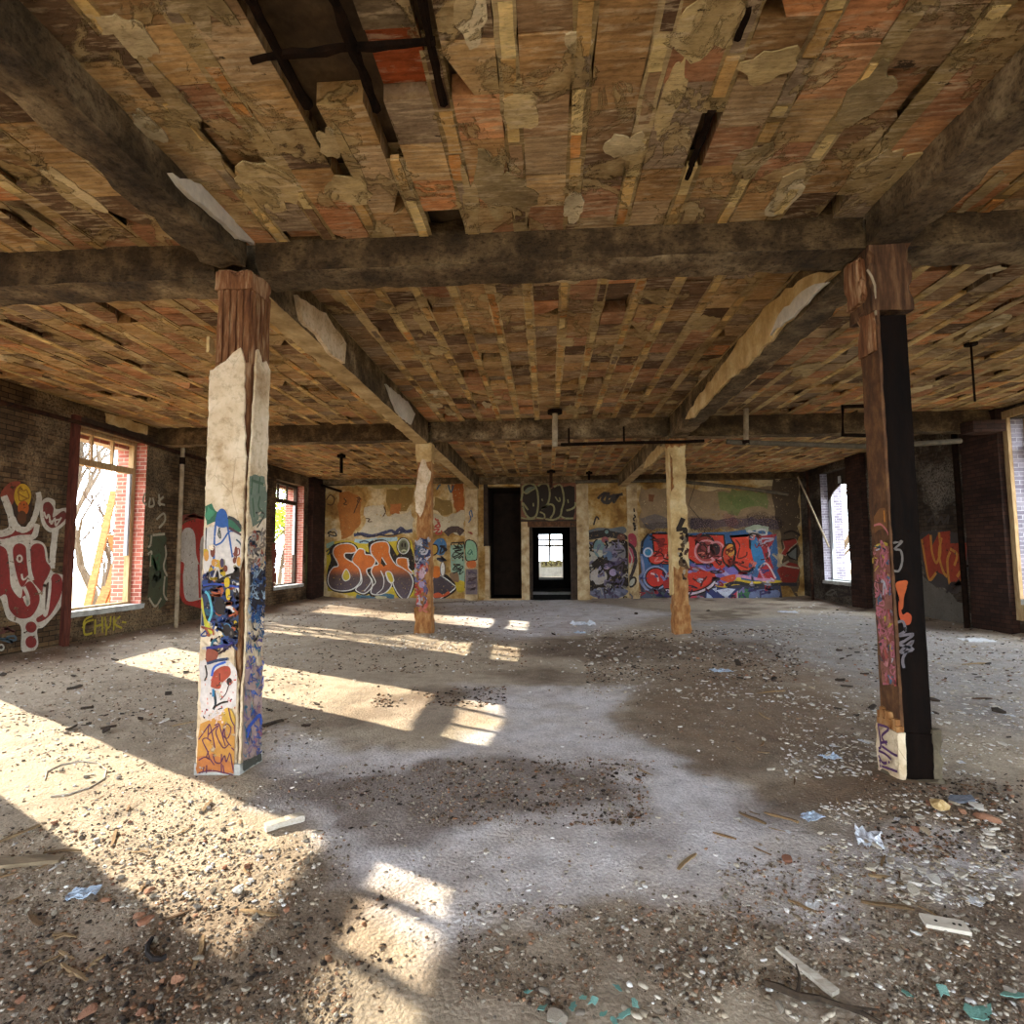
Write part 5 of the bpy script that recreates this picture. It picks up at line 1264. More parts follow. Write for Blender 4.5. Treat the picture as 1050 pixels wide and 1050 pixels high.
# ---- left wall: crowned figure in dark red and white
PL = XL+.004
MR, WW = (132, 34, 36), (206, 196, 178)
m = Mural('x', PL, 1, (0, 480, 5.25))
m.fill([(-30, 200), (20, 130), (60, 80), (110, 70), (160, 110), (170, 240), (120, 310), (70, 260), (40, 200)], (40, 24, 20)); m.fill([(0, 150), (50, 80), (110, 75), (90, 130), (60, 200)], (140, 60, 40))
m.oval(122, 150, 46, 66, (206, 160, 36)); m.oval(125, 215, 30, 40, (190, 92, 30)); m.oval(118, 265, 26, 36, (84, 46, 22)); m.scribble(125, 140, 70, 80, 9, .02, (150, 104, 24), 4)
m.fill([(-30, 350), (20, 340), (70, 320), (100, 345), (150, 345), (185, 310), (185, 375), (100, 385), (40, 400), (-30, 400)], MR)
for p_, w_ in (([(-30, 350), (20, 350), (66, 320), (50, 230), (20, 150)], .10), ([(66, 270), (100, 325), (150, 325), (188, 260), (210, 170), (205, 130)], .09), ([(-30, 400), (40, 395), (100, 378), (180, 368), (200, 300)], .09)): m.stroke(p_, w_, WW)
# heart-shaped hand
m.fill([(215, 200), (250, 160), (295, 175), (300, 220), (360, 215), (375, 260), (330, 320), (270, 345), (225, 300)], WW); m.fill([(232, 200), (262, 182), (288, 215), (285, 265), (340, 230), (358, 262), (320, 305), (275, 322), (240, 280)], (110, 34, 34)); m.stroke([(235, 235), (250, 270), (262, 250), (275, 300), (295, 270), (300, 310), (330, 265)], .03, WW); m.stroke([(262, 290), (320, 275)], .025, WW)
m.stroke([(298, 330), (285, 450), (278, 540)], .11, WW)
# body lobes
m.fill([(-40, 420), (40, 400), (120, 395), (200, 390), (245, 420), (262, 510), (285, 560), (345, 580), (348, 640), (330, 740), (240, 850), (200, 870), (205, 950), (170, 990), (115, 980), (110, 850), (40, 810), (0, 700), (-40, 720)], WW)
m.fill([(-40, 440), (30, 435), (50, 540), (60, 640), (110, 700), (125, 640), (165, 610), (210, 680), (205, 740), (165, 800), (100, 808), (50, 760), (30, 680), (-40, 690)], MR)
m.fill([(68, 440), (100, 405), (140, 430), (148, 520), (150, 590), (115, 640), (85, 560)], MR); m.fill([(165, 430), (200, 405), (235, 425), (248, 500), (272, 540), (240, 620), (232, 670), (200, 640), (170, 600), (160, 520)], MR)
m.fill([(275, 590), (310, 570), (335, 610), (325, 690), (270, 790), (210, 830), (195, 810), (235, 780), (255, 740)], MR); m.fill([(238, 640), (262, 600), (268, 640), (250, 780), (236, 770)], (60, 34, 30), True, None, False, WW, .05)
m.stroke([(50, 440), (75, 590), (108, 670)], .06, WW); m.stroke([(150, 420), (158, 540), (175, 605)], .06, WW); m.stroke([(128, 690), (150, 735), (150, 690), (128, 640)], .05, WW)
m.oval(104, 487, 18, 22, WW); m.oval(104, 487, 8, 11, (120, 60, 50)); m.stroke([(115, 570), (125, 600), (160, 575)], .03, WW)
m.oval(166, 856, 30, 30, MR); m.oval(166, 936, 30, 33, MR)
m.scribble(30, 880, 90, 60, 8, .03, (96, 48, 44), 3); m.scribble(40, 920, 90, 40, 8, .03, (66, 92, 104), 5); m.oval(5, 965, 18, 20, (190, 186, 170)); m.oval(5, 965, 9, 10, (50, 40, 34))
m.build('graffiti_figure', WL, 'dark red figure outlined in white with a yellow crown')
m = Mural('x', PL, 1, (70, 420, 4.0385))
YL = (176, 158, 40)
for p_ in ([(105, 870), (70, 885), (68, 930), (100, 925)], [(112, 868), (110, 930)], [(112, 898), (140, 890)], [(140, 858), (142, 925)], [(152, 858), (158, 900), (172, 896), (176, 855)], [(160, 895), (156, 935)], [(190, 856), (188, 915)], [(215, 855), (192, 885), (222, 905)], [(60, 905), (70, 870), (100, 855)], [(222, 880), (240, 882)]): m.stroke(p_, .035, YL)
m.build('graffiti_tag', WL, 'yellow scrawled letters below the tall window')
m = Mural('x', PL, 1, (70, 420, 4.0385))
m.patch([(330, 520), (400, 510), (410, 780), (380, 820), (330, 780)], (52, 66, 44), .05, .1, 3)
for i, p_ in enumerate(([(318, 345), (310, 380), (325, 395)], [(340, 365), (335, 400), (355, 395), (350, 365)], [(375, 350), (380, 400)], [(395, 360), (372, 385), (400, 395)], [(365, 455), (395, 430), (400, 460), (375, 490)], [(350, 520), (400, 515)], [(330, 600), (345, 590), (340, 650)], [(400, 560), (405, 600), (395, 650), (410, 690)], [(335, 780), (360, 815), (385, 780)], [(345, 520), (340, 560), (330, 570)], [(400, 690), (395, 760), (410, 790)])):
    m.stroke(p_, .045, (168, 158, 134))
m.scribble(370, 640, 50, 90, 10, .05, (40, 84, 52), 7); m.scribble(370, 700, 40, 90, 8, .06, (34, 52, 36), 9)
m.build('graffiti_tag', WL, 'green block and chalky letters right of the tall window')
m = Mural('x', PL, 1, (70, 420, 4.0385), clip=(10.6, 11.83))
m.fill([(455, 540), (470, 480), (520, 455), (590, 440), (640, 470), (760, 480), (760, 830), (600, 830), (520, 815), (470, 790), (450, 680)], (176, 44, 36)); m.fill([(465, 560), (475, 500), (505, 490), (525, 520), (530, 600), (545, 640), (545, 560), (560, 520), (600, 530), (640, 560), (700, 540), (740, 600), (735, 780), (640, 790), (560, 785), (490, 790), (475, 700), (480, 640), (462, 620)], (202, 192, 178))
m.stroke([(540, 640), (545, 780)], .07, (176, 44, 36)); m.stroke([(600, 600), (604, 770)], .07, (176, 44, 36)); m.scribble(510, 450, 100, 40, 9, .06, (120, 50, 40), 3)
m.build('graffiti_letters', WL, 'white block letters edged in red behind the near column')
m = Mural('x', PL+.0, 1, (260, 450, 5.522))
m.patch([(292, 570), (335, 560), (345, 800), (320, 850), (296, 820)], (62, 74, 30), .06, .12, 4); m.scribble(318, 690, 40, 200, 12, .06, (92, 104, 44), 3); m.patch([(105, 600), (128, 590), (128, 830), (108, 830)], (122, 48, 34), .04, .1, 5)
m.build('graffiti_tag', WL, 'olive green scrawl by the far left corner')

# ---- right wall
PR = XR-.004
m = Mural('x', PR, -1, (920, 380, 3.5))
m.fill([(80, 600), (130, 575), (200, 580), (255, 610), (255, 720), (215, 800), (170, 780), (110, 760)], (50, 46, 46)); m.fill([(88, 605), (115, 585), (120, 640), (150, 580), (190, 575), (190, 620), (250, 618), (248, 680), (240, 740), (195, 780), (180, 740), (140, 720), (115, 750), (95, 680)], (156, 48, 24), False)
for p_ in ([(88, 605), (100, 680), (115, 750), (140, 725)], [(120, 590), (125, 650), (140, 690), (155, 650), (150, 580)], [(160, 600), (150, 660), (165, 720), (180, 740)], [(190, 650), (180, 690), (195, 780), (245, 735)], [(190, 640), (215, 660), (205, 700)], [(215, 740), (230, 720), (240, 745)]): m.stroke(p_, .06, (198, 130, 48))
m.scribble(215, 780, 70, 60, 8, .07, (38, 34, 36), 3); m.scribble(150, 860, 110, 40, 9, .04, (34, 32, 32), 6); m.patch([(75, 700), (110, 760), (240, 830), (260, 920), (120, 920), (80, 840)], (92, 88, 80), .06, .12, 7)
m.stroke([(110, 545), (130, 520), (140, 550), (160, 525), (165, 550), (185, 520), (180, 550)], .05, (46, 42, 40)); m.stroke([(200, 480), (225, 490), (205, 510), (235, 505)], .04, (60, 56, 50))
m.build('graffiti_letters', WR, 'rust red letters with orange outline beside the pier')
m = Mural('x', PR, -1, (800, 450, 5.53))
m.patch([(395, 560), (430, 540), (460, 600), (450, 720), (400, 730)], (96, 34, 36), .06, .12, 3); m.patch([(440, 600), (470, 620), (465, 760), (430, 740)], (44, 46, 84), .05, .12, 5); m.scribble(340, 860, 130, 70, 10, .06, (44, 42, 42), 4); m.scribble(300, 870, 80, 60, 8, .04, (110, 108, 100), 6)
m.build('graffiti_tag', WR, 'smudged red and blue paint beside the boarded window')

# ---- near left column, front face
FY = 3.77-.004-.018
m = Mural('y', FY-.004, -1, (195, 480, 6.5625), clip=(cx0-.008, cx1-.012))
m.patch([(95, 300), (100, 250), (140, 240), (170, 290), (200, 300), (250, 340), (330, 350), (365, 420), (330, 440), (270, 400), (180, 350), (110, 390)], (44, 112, 84), .008, .03, 2)
m.patch([(95, 330), (125, 260), (165, 300), (130, 350)], (70, 150, 110), .006, .02, 3)
m.patch([(90, 420), (150, 380), (240, 390), (330, 450), (350, 560), (330, 700), (200, 730), (90, 700)], (226, 214, 202), .008, .03, 4)
m.fill([(180, 390), (178, 310), (210, 272), (245, 300), (252, 390)], (34, 96, 166))
for p_, w_, c_ in (([(178, 330), (165, 450), (160, 600), (150, 720)], .014, (34, 96, 166)), ([(240, 330), (262, 450), (285, 600)], .013, (34, 96, 166)), ([(150, 525), (210, 500), (260, 430), (295, 425)], .012, (34, 96, 166)), ([(255, 330), (300, 350), (360, 420)], .024, (52, 60, 62)), ([(260, 400), (350, 450)], .02, (84, 58, 66)),
                   ([(110, 400), (105, 520), (110, 620)], .008, (60, 66, 70)), ([(200, 420), (205, 470), (190, 450), (198, 400)], .01, (50, 66, 64)), ([(290, 580), (325, 540), (330, 580), (295, 590)], .01, (140, 50, 50)), ([(310, 480), (345, 520), (350, 600)], .012, (60, 84, 100))): m.stroke(p_, w_, c_)
r_ = random.Random(12)
PALS = [(10, 12, 18), (12, 14, 20), (24, 50, 96), (200, 164, 40), (24, 92, 110), (50, 42, 80), (170, 84, 52), (206, 196, 186), (16, 26, 46), (18, 22, 30), (30, 66, 120)]
for i in range(26): m.oval(r_.uniform(100, 330), r_.uniform(560, 720), r_.uniform(8, 22), r_.uniform(14, 40), r_.choice([(204, 168, 40), (214, 150, 70), (120, 60, 46), (70, 62, 90), (150, 140, 110)]))
m.fill([(75, 780), (90, 740), (200, 735), (330, 700), (330, 1060), (75, 1060)], (40, 62, 90), False)
for i in range(95): m.scribble(r_.uniform(95, 330), r_.uniform(680, 1230), r_.uniform(30, 130), r_.uniform(30, 120), r_.randint(4, 7), r_.uniform(.009, .024), r_.choice(PALS), i+100)
m.stroke([(70, 710), (80, 790), (160, 780), (240, 730), (330, 700)], .016, BK); m.stroke([(90, 790), (180, 780), (330, 800)], .014, (34, 70, 150)); m.fill([(235, 750), (265, 735), (268, 790), (240, 800)], (214, 180, 40)); m.fill([(245, 820), (270, 815), (272, 880), (250, 880)], (214, 180, 40))
m.stroke([(105, 830), (130, 860), (150, 960), (130, 1030)], .016, (90, 176, 190)); m.stroke([(80, 870), (100, 1000), (135, 1060)], .014, (206, 190, 60)); m.oval(205, 930, 40, 56, (20, 24, 30)); m.oval(280, 1110, 22, 34, (24, 26, 34)); m.oval(280, 1110, 8, 14, (96, 90, 84))
m.build('graffiti', C1, 'blue arch, greens and black splashes on the front face')
m = Mural('y', FY-.004, -1, (195, 630, 6.1765), off=.007, clip=(cx0-.01, cx1-.01))
m.patch([(60, 300), (160, 250), (300, 330), (310, 580), (250, 600), (130, 680), (70, 650)], (228, 216, 206), .01, .03, 2)
m.fill([(90, 20), (125, 70), (150, 110), (120, 125), (95, 70)], (198, 196, 56)); m.oval(235, 100, 28, 42, (18, 24, 30), (60, 110, 140), .008)
m.stroke([(105, 215), (200, 200), (275, 180)], .022, (36, 44, 120)); m.stroke([(100, 285), (180, 250), (270, 190)], .014, (46, 28, 34)); m.fill([(110, 220), (180, 240), (160, 300), (110, 310)], (150, 74, 54)); m.stroke([(110, 310), (180, 290), (250, 280)], .02, (24, 60, 96))
m.fill([(135, 440), (150, 370), (200, 330), (250, 330), (260, 380), (210, 430), (190, 470), (140, 460)], (172, 72, 50)); m.stroke([(190, 370), (190, 440), (170, 450)], .008, (70, 30, 30)); m.stroke([(140, 390), (160, 330), (230, 300)], .016, (36, 96, 190)); m.oval(252, 424, 18, 24, (44, 24, 30)); m.stroke([(155, 480), (165, 560), (150, 600)], .018, (30, 50, 60)); m.stroke([(150, 590), (200, 560), (245, 550)], .014, BK); m.stroke([(195, 540), (230, 500), (250, 440)], .008, (70, 40, 40)); m.stroke([(180, 600), (210, 590)], .008, BK); m.stroke([(100, 320), (110, 380), (95, 420)], .012, BK); m.stroke([(150, 470), (150, 520)], .016, (30, 120, 160))
for i in range(40): m.oval(r_.uniform(75, 300), r_.uniform(350, 660), r_.uniform(2, 6), r_.uniform(3, 9), r_.choice([(196, 60, 60), (214, 110, 100), (60, 30, 34), (226, 150, 130)]))
m.fill([(70, 690), (140, 660), (260, 600), (300, 690), (318, 700), (292, 990), (45, 990), (55, 790)], (206, 146, 66), False); m.patch([(50, 900), (150, 880), (290, 940), (285, 1000), (45, 1000)], (196, 118, 60), .008, .03, 3); m.fill([(205, 620), (255, 590), (300, 690), (230, 700)], (212, 166, 66))
for i in range(20): m.oval(r_.uniform(120, 230), r_.uniform(610, 690), r_.uniform(3, 8), r_.uniform(4, 10), (230, 196, 176))
PU = (92, 40, 76)
# purple tag "STAZE / SUM"
for p_ in ([(60, 790), (130, 690)], [(140, 800), (110, 780), (85, 795), (115, 860), (130, 910)], [(118, 780), (130, 690), (165, 850)], [(120, 760), (180, 700)], [(160, 700), (190, 690), (170, 750), (215, 840), (250, 820)], [(190, 690), (215, 780), (230, 830)], [(220, 700), (215, 760), (245, 780), (265, 720), (240, 690), (222, 720), (235, 790), (265, 830)], [(285, 710), (305, 860), (268, 840)], [(250, 590), (265, 660), (290, 710)], [(325, 600), (310, 690)],
           [(60, 920), (100, 900), (135, 915), (110, 900), (125, 860)], [(125, 900), (160, 950)], [(150, 880), (165, 930), (200, 935), (205, 880)], [(205, 930), (225, 890), (235, 930), (258, 870)], [(262, 880), (275, 960), (290, 1020)], [(95, 960), (85, 1000)], [(205, 940), (205, 1000)], [(215, 950), (222, 1000)], [(60, 1000), (150, 985), (285, 1015)], [(110, 1000), (112, 950)]): m.stroke(p_, .0085, PU)
m.build('graffiti', C1, 'purple scrawled tag on an orange panel at the foot')
FX = cx1+.004+.016
m = Mural('x', FX+.004, 1, (195, 480, 6.5625), clip=(cy0-.006, cy1+.008))
m.patch([(395, 160), (400, 60), (430, 40), (500, 60), (520, 200), (510, 330), (420, 400), (400, 300)], (122, 136, 116), .006, .03, 3)
for p_ in ([(420, 60), (410, 180)], [(470, 60), (460, 170)], [(420, 200), (430, 330)], [(470, 190), (460, 260), (490, 300)], [(410, 80), (500, 110)]): m.stroke(p_, .02, (74, 104, 78))
m.stroke([(440, 300), (500, 310), (450, 400)], .012, (44, 54, 50)); m.stroke([(430, 430), (470, 430), (500, 470)], .016, (40, 40, 44))
for i in range(50): m.scribble(r_.uniform(400, 520), r_.uniform(420, 720), r_.uniform(20, 60), r_.uniform(30, 80), 5, r_.uniform(.008, .018), r_.choice([(120, 110, 104), (190, 178, 164), (170, 84, 64), (60, 70, 84), (150, 130, 110)]), i+300)
m.fill([(400, 700), (520, 690), (515, 900), (470, 960), (400, 930)], (24, 32, 46), False)
for i in range(70): m.scribble(r_.uniform(400, 520), r_.uniform(660, 1150), r_.uniform(20, 70), r_.uniform(40, 110), 5, r_.uniform(.006, .014), r_.choice([(36, 84, 140), (20, 24, 32), (170, 190, 206), (50, 110, 160), (26, 40, 66)]), i+400)
m.build('graffiti', C1, 'green scrawl and blue black splashes on the right face')
m = Mural('x', FX+.004, 1, (195, 630, 6.1765), off=.006, clip=(cy0-.006, cy1+.008))
m.patch([(345, 330), (455, 320), (450, 640), (440, 900), (330, 960), (325, 600)], (176, 148, 140), .006, .03, 2)
for i in range(110): m.scribble(r_.uniform(335, 450), r_.uniform(130, 900), r_.uniform(16, 50), r_.uniform(30, 110), 4, r_.uniform(.005, .013), r_.choice([(52, 100, 176), (120, 100, 156), (180, 110, 120), (70, 130, 150), (196, 170, 160), (84, 84, 120), (40, 84, 176)]), i+500)
m.stroke([(345, 740), (380, 690), (430, 640), (440, 700)], .03, (36, 86, 184)); m.stroke([(350, 780), (370, 720)], .025, (36, 86, 184)); m.patch([(318, 990), (320, 930), (440, 880), (445, 920), (330, 1000)], (66, 72, 66), .006, .03, 5)
m.build('graffiti', C1, 'blue and violet smears low on the right face')

# ---- near right column: left side scribbles, front marks, foot tag
m = Mural('x', 2.255-.006, -1, (885, 520, 5.8375), clip=(3.79, 3.99))
m.patch([(62, 60), (100, 0), (150, 20), (160, 120), (70, 150)], (120, 76, 34), .01, .04, 3)
m.patch([(62, 240), (165, 230), (218, 1060), (115, 1060), (72, 500)], (150, 92, 78), .008, .03, 9)
PK = [(206, 116, 128), (214, 92, 84), (206, 176, 60), (70, 120, 150), (60, 56, 70), (198, 190, 196), (220, 140, 140), (150, 70, 60)]
m.stroke([(65, 110), (110, 105), (155, 170), (165, 260)], .014, (206, 116, 118)); m.stroke([(70, 240), (100, 225), (130, 240)], .016, (206, 176, 60)); m.stroke([(125, 20), (130, 90)], .014, (206, 130, 40))
for i in range(130):
    t = r_.uniform(0, 1); y = 230+t*820; cx_ = 115+t*48
    m.scribble(cx_+r_.uniform(-48, 44), y, r_.uniform(16, 50), r_.uniform(30, 90), 4, r_.uniform(.006, .013), PK[0] if r_.random() < .3 else r_.choice(PK), i+700)
m.build('graffiti', C2, 'pink and yellow scribbles up the left side')
m = Mural('y', 3.80-.006, -1, (885, 520, 5.8375))
m.fill([(195, 460), (235, 440), (268, 450), (245, 540), (240, 600), (225, 610), (215, 540)], (176, 74, 18)); m.fill([(215, 560), (235, 640), (265, 630), (290, 655), (280, 700), (240, 700), (215, 640)], (182, 64, 16))
m.build('graffiti', C2, 'orange blurred marks on the black front')
m = Mural('y', 3.80-.008, -1, (885, 520, 5.8375))
m.stroke([(180, 215), (235, 205), (190, 250), (225, 260), (235, 320), (215, 380), (180, 380)], .014, (104, 98, 94))
m.build('graffiti', C2, 'grey curl high on the black front')
m = Mural('y', 3.80-.008, -1, (885, 520, 5.8375))
m.stroke([(205, 690), (240, 685), (250, 740), (210, 770), (300, 760), (250, 800), (215, 820), (300, 850), (220, 870), (300, 800), (240, 900), (245, 962)], .017, (104, 98, 104))
m.build('graffiti', C2, 'grey scrawl low on the black front')
m = Mural('x', 2.215-.008, -1, (870, 700, 8.75))
for p_ in ([(265, 370), (290, 560), (270, 590)], [(265, 375), (360, 410), (300, 480), (345, 560)], [(290, 540), (350, 530)], [(300, 570), (400, 640), (440, 655)], [(270, 610), (330, 640), (385, 690)], [(270, 650), (310, 720), (370, 710)], [(300, 750), (360, 770), (440, 800)], [(280, 690), (290, 760)]): m.stroke(p_, .016, (84, 40, 96))
m.build('graffiti', C2, 'purple scrawled tag on the white foot')

# ---- far columns
m = Mural('y', 10.17-.016, -1, (400, 560, 8.75), clip=(-2.46, -2.16))
for i in range(70): m.scribble(r_.uniform(225, 350), r_.uniform(-60, 180), r_.uniform(30, 80), r_.uniform(30, 70), 5, r_.uniform(.015, .035), r_.choice([(40, 60, 104), (30, 34, 50), (120, 128, 150), (70, 84, 120), (190, 186, 190), (60, 90, 100)]), i+900)
for i in range(60): m.scribble(r_.uniform(235, 335), r_.uniform(170, 570), r_.uniform(20, 60), r_.uniform(40, 100), 4, r_.uniform(.015, .035), r_.choice([(190, 50, 48), (206, 90, 80), (110, 110, 150), (200, 190, 196), (90, 70, 104), (206, 120, 100)]), i+1000)
m.oval(285, 250, 26, 44, (206, 170, 180)); m.oval(285, 345, 26, 30, (170, 150, 180))
m.build('graffiti', C3, 'blue and red splashes on the front')
m = Mural('y', 10.19-.016, -1, (620, 480, 4.773), clip=(2.275, 2.56))
m.stroke([(360, 300), (385, 245)], .09, BK); m.stroke([(350, 300), (395, 300), (390, 320)], .08, BK)
for i in range(26): m.scribble(r_.uniform(370, 405), r_.uniform(320, 550), r_.uniform(14, 30), r_.uniform(20, 60), 4, r_.uniform(.02, .05), r_.choice([(24, 20, 20), (50, 36, 30), (120, 90, 60), (190, 170, 140), (80, 50, 34)]), i+1200)
m.build('graffiti', C4, 'black blotches down the front')
# far room: painted strip under the gridded window
m = Mural('y', 33.99, -1, (480, 480, 6.564))
m.fill([(490, 625), (630, 618), (632, 665), (492, 668)], (150, 142, 96), False)
for i in range(12): m.scribble(500+i*11, 643, 22, 40, 6, .05, [(60, 52, 44), (190, 180, 120), (96, 88, 60)][i % 3], i)
m.build('graffiti_tag', bpy.data.objects['wall_far'], 'yellow and black scrawl under the far window')
# ================================================================== LOOSE THINGS ON THE FLOOR
R = random.Random(21)
def rock_mesh(seed, flat=.7, sub=2, mat='stone_grey', rough=.32):
    bm = bmesh.new(); bmesh.ops.create_icosphere(bm, subdivisions=sub, radius=.5)
    o = Vector((seed*3.7, seed*1.3, seed*2.1))
    r = random.Random(seed); cuts = [Vector((r.gauss(0, 1), r.gauss(0, 1), r.gauss(0, 1))).normalized() for _ in range(9)]
    for v in bm.verts:
        p = v.co.copy()
        p *= 1+rough*.8*mnoise.noise(p*2.2+o)
        for c_ in cuts:       # flat broken faces
            d = p.dot(c_)-.27
            if d > 0: p -= c_*d*.97
        p.z *= flat; v.co = p
    me = bpy.data.meshes.new('rock'); bm.to_mesh(me); bm.free(); me.materials.append(M[mat]); return me
def flake_mesh(seed, mat='flake_pale', th=.1, n=9, curl=.06, jag=.36):
    r = random.Random(seed); b = MB()
    sx, sy = r.uniform(.7, 1), r.uniform(.45, .8)
    ang = sorted(r.uniform(0, 6.283) for _ in range(n)); ring = []
    for i in range(n):
        t = 6.283*i/n+r.uniform(-.25, .25); q = r.uniform(jag, .52)
        ring.append((q*math.cos(t)*sx, q*math.sin(t)*sy))
    zf = lambda x, y: curl*math.sin(x*3+seed)+curl*.8*math.cos(y*4+seed*2)
    vs = [(0, 0, zf(0, 0)+th/2)]+[(x, y, zf(x, y)+th/2) for x, y in ring]+[(0, 0, zf(0, 0)-th/2)]+[(x*.94, y*.94, zf(x, y)-th/2) for x, y in ring]
    m_ = n+1; fs = []
    for i in range(n):
        j = (i+1) % n
        fs += [(0, 1+i, 1+j), (m_, m_+1+j, m_+1+i), (1+i, m_+1+i, m_+1+j, 1+j)]
    b.add(vs, fs); return b.mesh('flake', mat)
def splinter_mesh(seed, mat='wood_bit'):
    r = random.Random(seed); b = MB(); n = 6; vs = []
    for i in range(n+1):
        t = i/n-.5; w = .06*(1-abs(t)**2*r.uniform(.5, 2.4)); h = .03*r.uniform(.7, 1.2); z = .03*math.sin(t*3+seed); y = .04*math.sin(t*4+seed*2)
        vs += [(t, y-w, z-h), (t, y+w*r.uniform(.7, 1.1), z-h), (t, y+w, z+h), (t, y-w*r.uniform(.7, 1.1), z+h)]
    fs = [(0, 3, 2, 1), (4*n, 4*n+1, 4*n+2, 4*n+3)]
    for i in range(n):
        for q in range(4): fs.append((4*i+q, 4*i+(q+1) % 4, 4*i+4+(q+1) % 4, 4*i+4+q))
    b.add(vs, fs); return b.mesh('splinter', mat)
def crumple_mesh(seed, mat, n=7, h=.28, th=.02):
    h *= .55
    b = MB(); vs = []; o = Vector((seed, seed*2.3, 0))
    for j in range(n+1):
        for i in range(n+1):
            x, y = i/n-.5, j/n-.5
            k_ = mnoise.noise(Vector((x*4, y*4, 0))+o)
            vs.append((x+.12*mnoise.noise(Vector((x*3, y*3, 5))+o), y*.7+.12*mnoise.noise(Vector((x*3, y*3, 9))+o), h*abs(k_)+h*.4*abs(mnoise.noise(Vector((x*9, y*9, 3))+o))))
    N_ = len(vs); vs = vs+[(x, y, z-th) for x, y, z in vs]; fs = []
    g = lambda i, j: j*(n+1)+i
    for j in range(n):
        for i in range(n):
            q = (g(i, j), g(i+1, j), g(i+1, j+1), g(i, j+1)); fs += [q, tuple(N_+k_ for k_ in q[::-1])]
    for i in range(n):
        for a_, c_ in ((g(i+1, 0), g(i, 0)), (g(i, n), g(i+1, n)), (g(0, i), g(0, i+1)), (g(n, i+1), g(n, i))): fs.append((a_, c_, N_+c_, N_+a_))
    b.add(vs, fs); return b.mesh('crumple', mat)

def floor_at(px, py):
    q = unproj(px, py, 'z', 0)
    for _ in range(4): q = unproj(px, py, 'z', fz1(q[0], q[1]))
    return q[0], q[1], fz1(q[0], q[1])
def ok_spot(x, y):
    if not (XL+.06 < x < XR-.06 and 1.3 < y < YB-.12): return False
    for a_, c_, e_, f_ in ((-2.5, -2.05, 3.68, 4.12), (2.1, 2.58, 3.68, 4.18), (-2.5, -2.1, 10.12, 10.55), (2.22, 2.62, 10.14, 10.56)):
        if a_ < x < c_ and e_ < y < f_: return False
    return True
def put(name, me, px, py, size, label, cat, group=None, rot=None, tilt=.15, lift=0.0, xyz=None, stretch=1.0):
    x, y, z = xyz or floor_at(px, py)
    o = link_mesh(name, me)
    o.location = (x, y, z+lift*size); o.scale = (size*stretch, size, size)
    o.rotation_euler = (R.uniform(-tilt, tilt), R.uniform(-tilt, tilt), R.uniform(0, 6.28) if rot is None else rot)
    return tag(o, label, cat, group, 'thing')
ROCKS = [rock_mesh(i, R.uniform(.5, .85)) for i in range(9)]
BRICKS = [rock_mesh(20+i, R.uniform(.5, .75), 2, 'brick_bit', .22) for i in range(6)]
FLAKES = [flake_mesh(i, 'flake_pale', R.uniform(.07, .16), R.randint(6, 11), .06, .27) for i in range(10)]
SCRAPS = [flake_mesh(40+i, 'dark_chip', R.uniform(.08, .2), R.randint(6, 10), .09, .25) for i in range(6)]
TEALS = [flake_mesh(60+i, 'teal_chip', .04, R.randint(11, 15), .07, .2) for i in range(5)]
SPL = [splinter_mesh(i) for i in range(6)]
PAPERS = [crumple_mesh(i, 'paper_bit', 6, .16) for i in range(5)]

def scatter(n, areas, name, meshes, smin, smax, cat, lift, tilt, stretch=(1, 1), p=2.0):
    """areas: (weight, px polygon box, label, group)"""
    tot = sum(a_[0] for a_ in areas); out = 0; tries = 0
    while out < n and tries < n*30:
        tries += 1
        t = R.uniform(0, tot)
        for wgt, (x0, x1, y0, y1), lab, grp in areas:
            t -= wgt
            if t <= 0: break
        q = floor_at(R.uniform(x0, x1), R.uniform(y0, y1))
        if not ok_spot(q[0], q[1]): continue
        s = (smin+(smax-smin)*R.random()**p)*(1+.07*max(0, q[1]-3))
        put(name, R.choice(meshes), 0, 0, s, lab, cat, grp, None, tilt, lift, q, R.uniform(*stretch)); out += 1
scatter(300, [(120, (780, 1049, 625, 800), 'pale plaster flake on the littered floor at the right', 'plaster flakes on the right side of the floor'),
              (70, (845, 1030, 828, 925), 'pale plaster flake in the white rubble before the steel column', 'plaster flakes before the near right column'),
              (40, (0, 240, 632, 760), 'pale plaster flake on the floor near the left wall', 'plaster flakes near the left wall'),
              (60, (600, 800, 645, 720), 'pale plaster flake on the damp floor around the far right column', 'plaster flakes around the far right column'),
              (50, (300, 640, 618, 700), 'pale plaster flake on the floor before the doorway', 'plaster flakes before the doorway')],
        'plaster_flake', FLAKES, .03, .10, 'plaster flake', .25, .2)
scatter(290, [(110, (0, 330, 850, 1049), 'grey stone in the rubble at the lower left corner', 'stones at the lower left'),
              (60, (340, 660, 785, 850), 'grey stone on the damp strip in the middle of the floor', 'stones on the damp strip'),
              (60, (0, 320, 740, 860), 'grey stone in the nearest sun patch', 'stones in the nearest sun patch'),
              (60, (480, 720, 940, 1049), 'grey stone on the floor at the bottom middle', 'stones at the bottom middle'),
              (60, (720, 1049, 900, 1049), 'grey stone on the floor at the lower right', 'stones at the lower right')],
        'stone', ROCKS, .012, .042, 'stone', .18, .4, (.9, 1.5))
scatter(64, [(24, (0, 320, 840, 1049), 'broken bit of orange brick in the rubble at the lower left', 'brick bits at the lower left'),
             (24, (690, 900, 655, 700), 'broken bit of brick in the brown heap by the far right column', 'brick bits by the far right column'),
             (16, (900, 1040, 800, 870), 'broken bit of brick on the dark ground right of the steel column', 'brick bits right of the steel column')],
        'brick_fragment', BRICKS, .018, .055, 'brick', .2, .4, (1, 1.6))
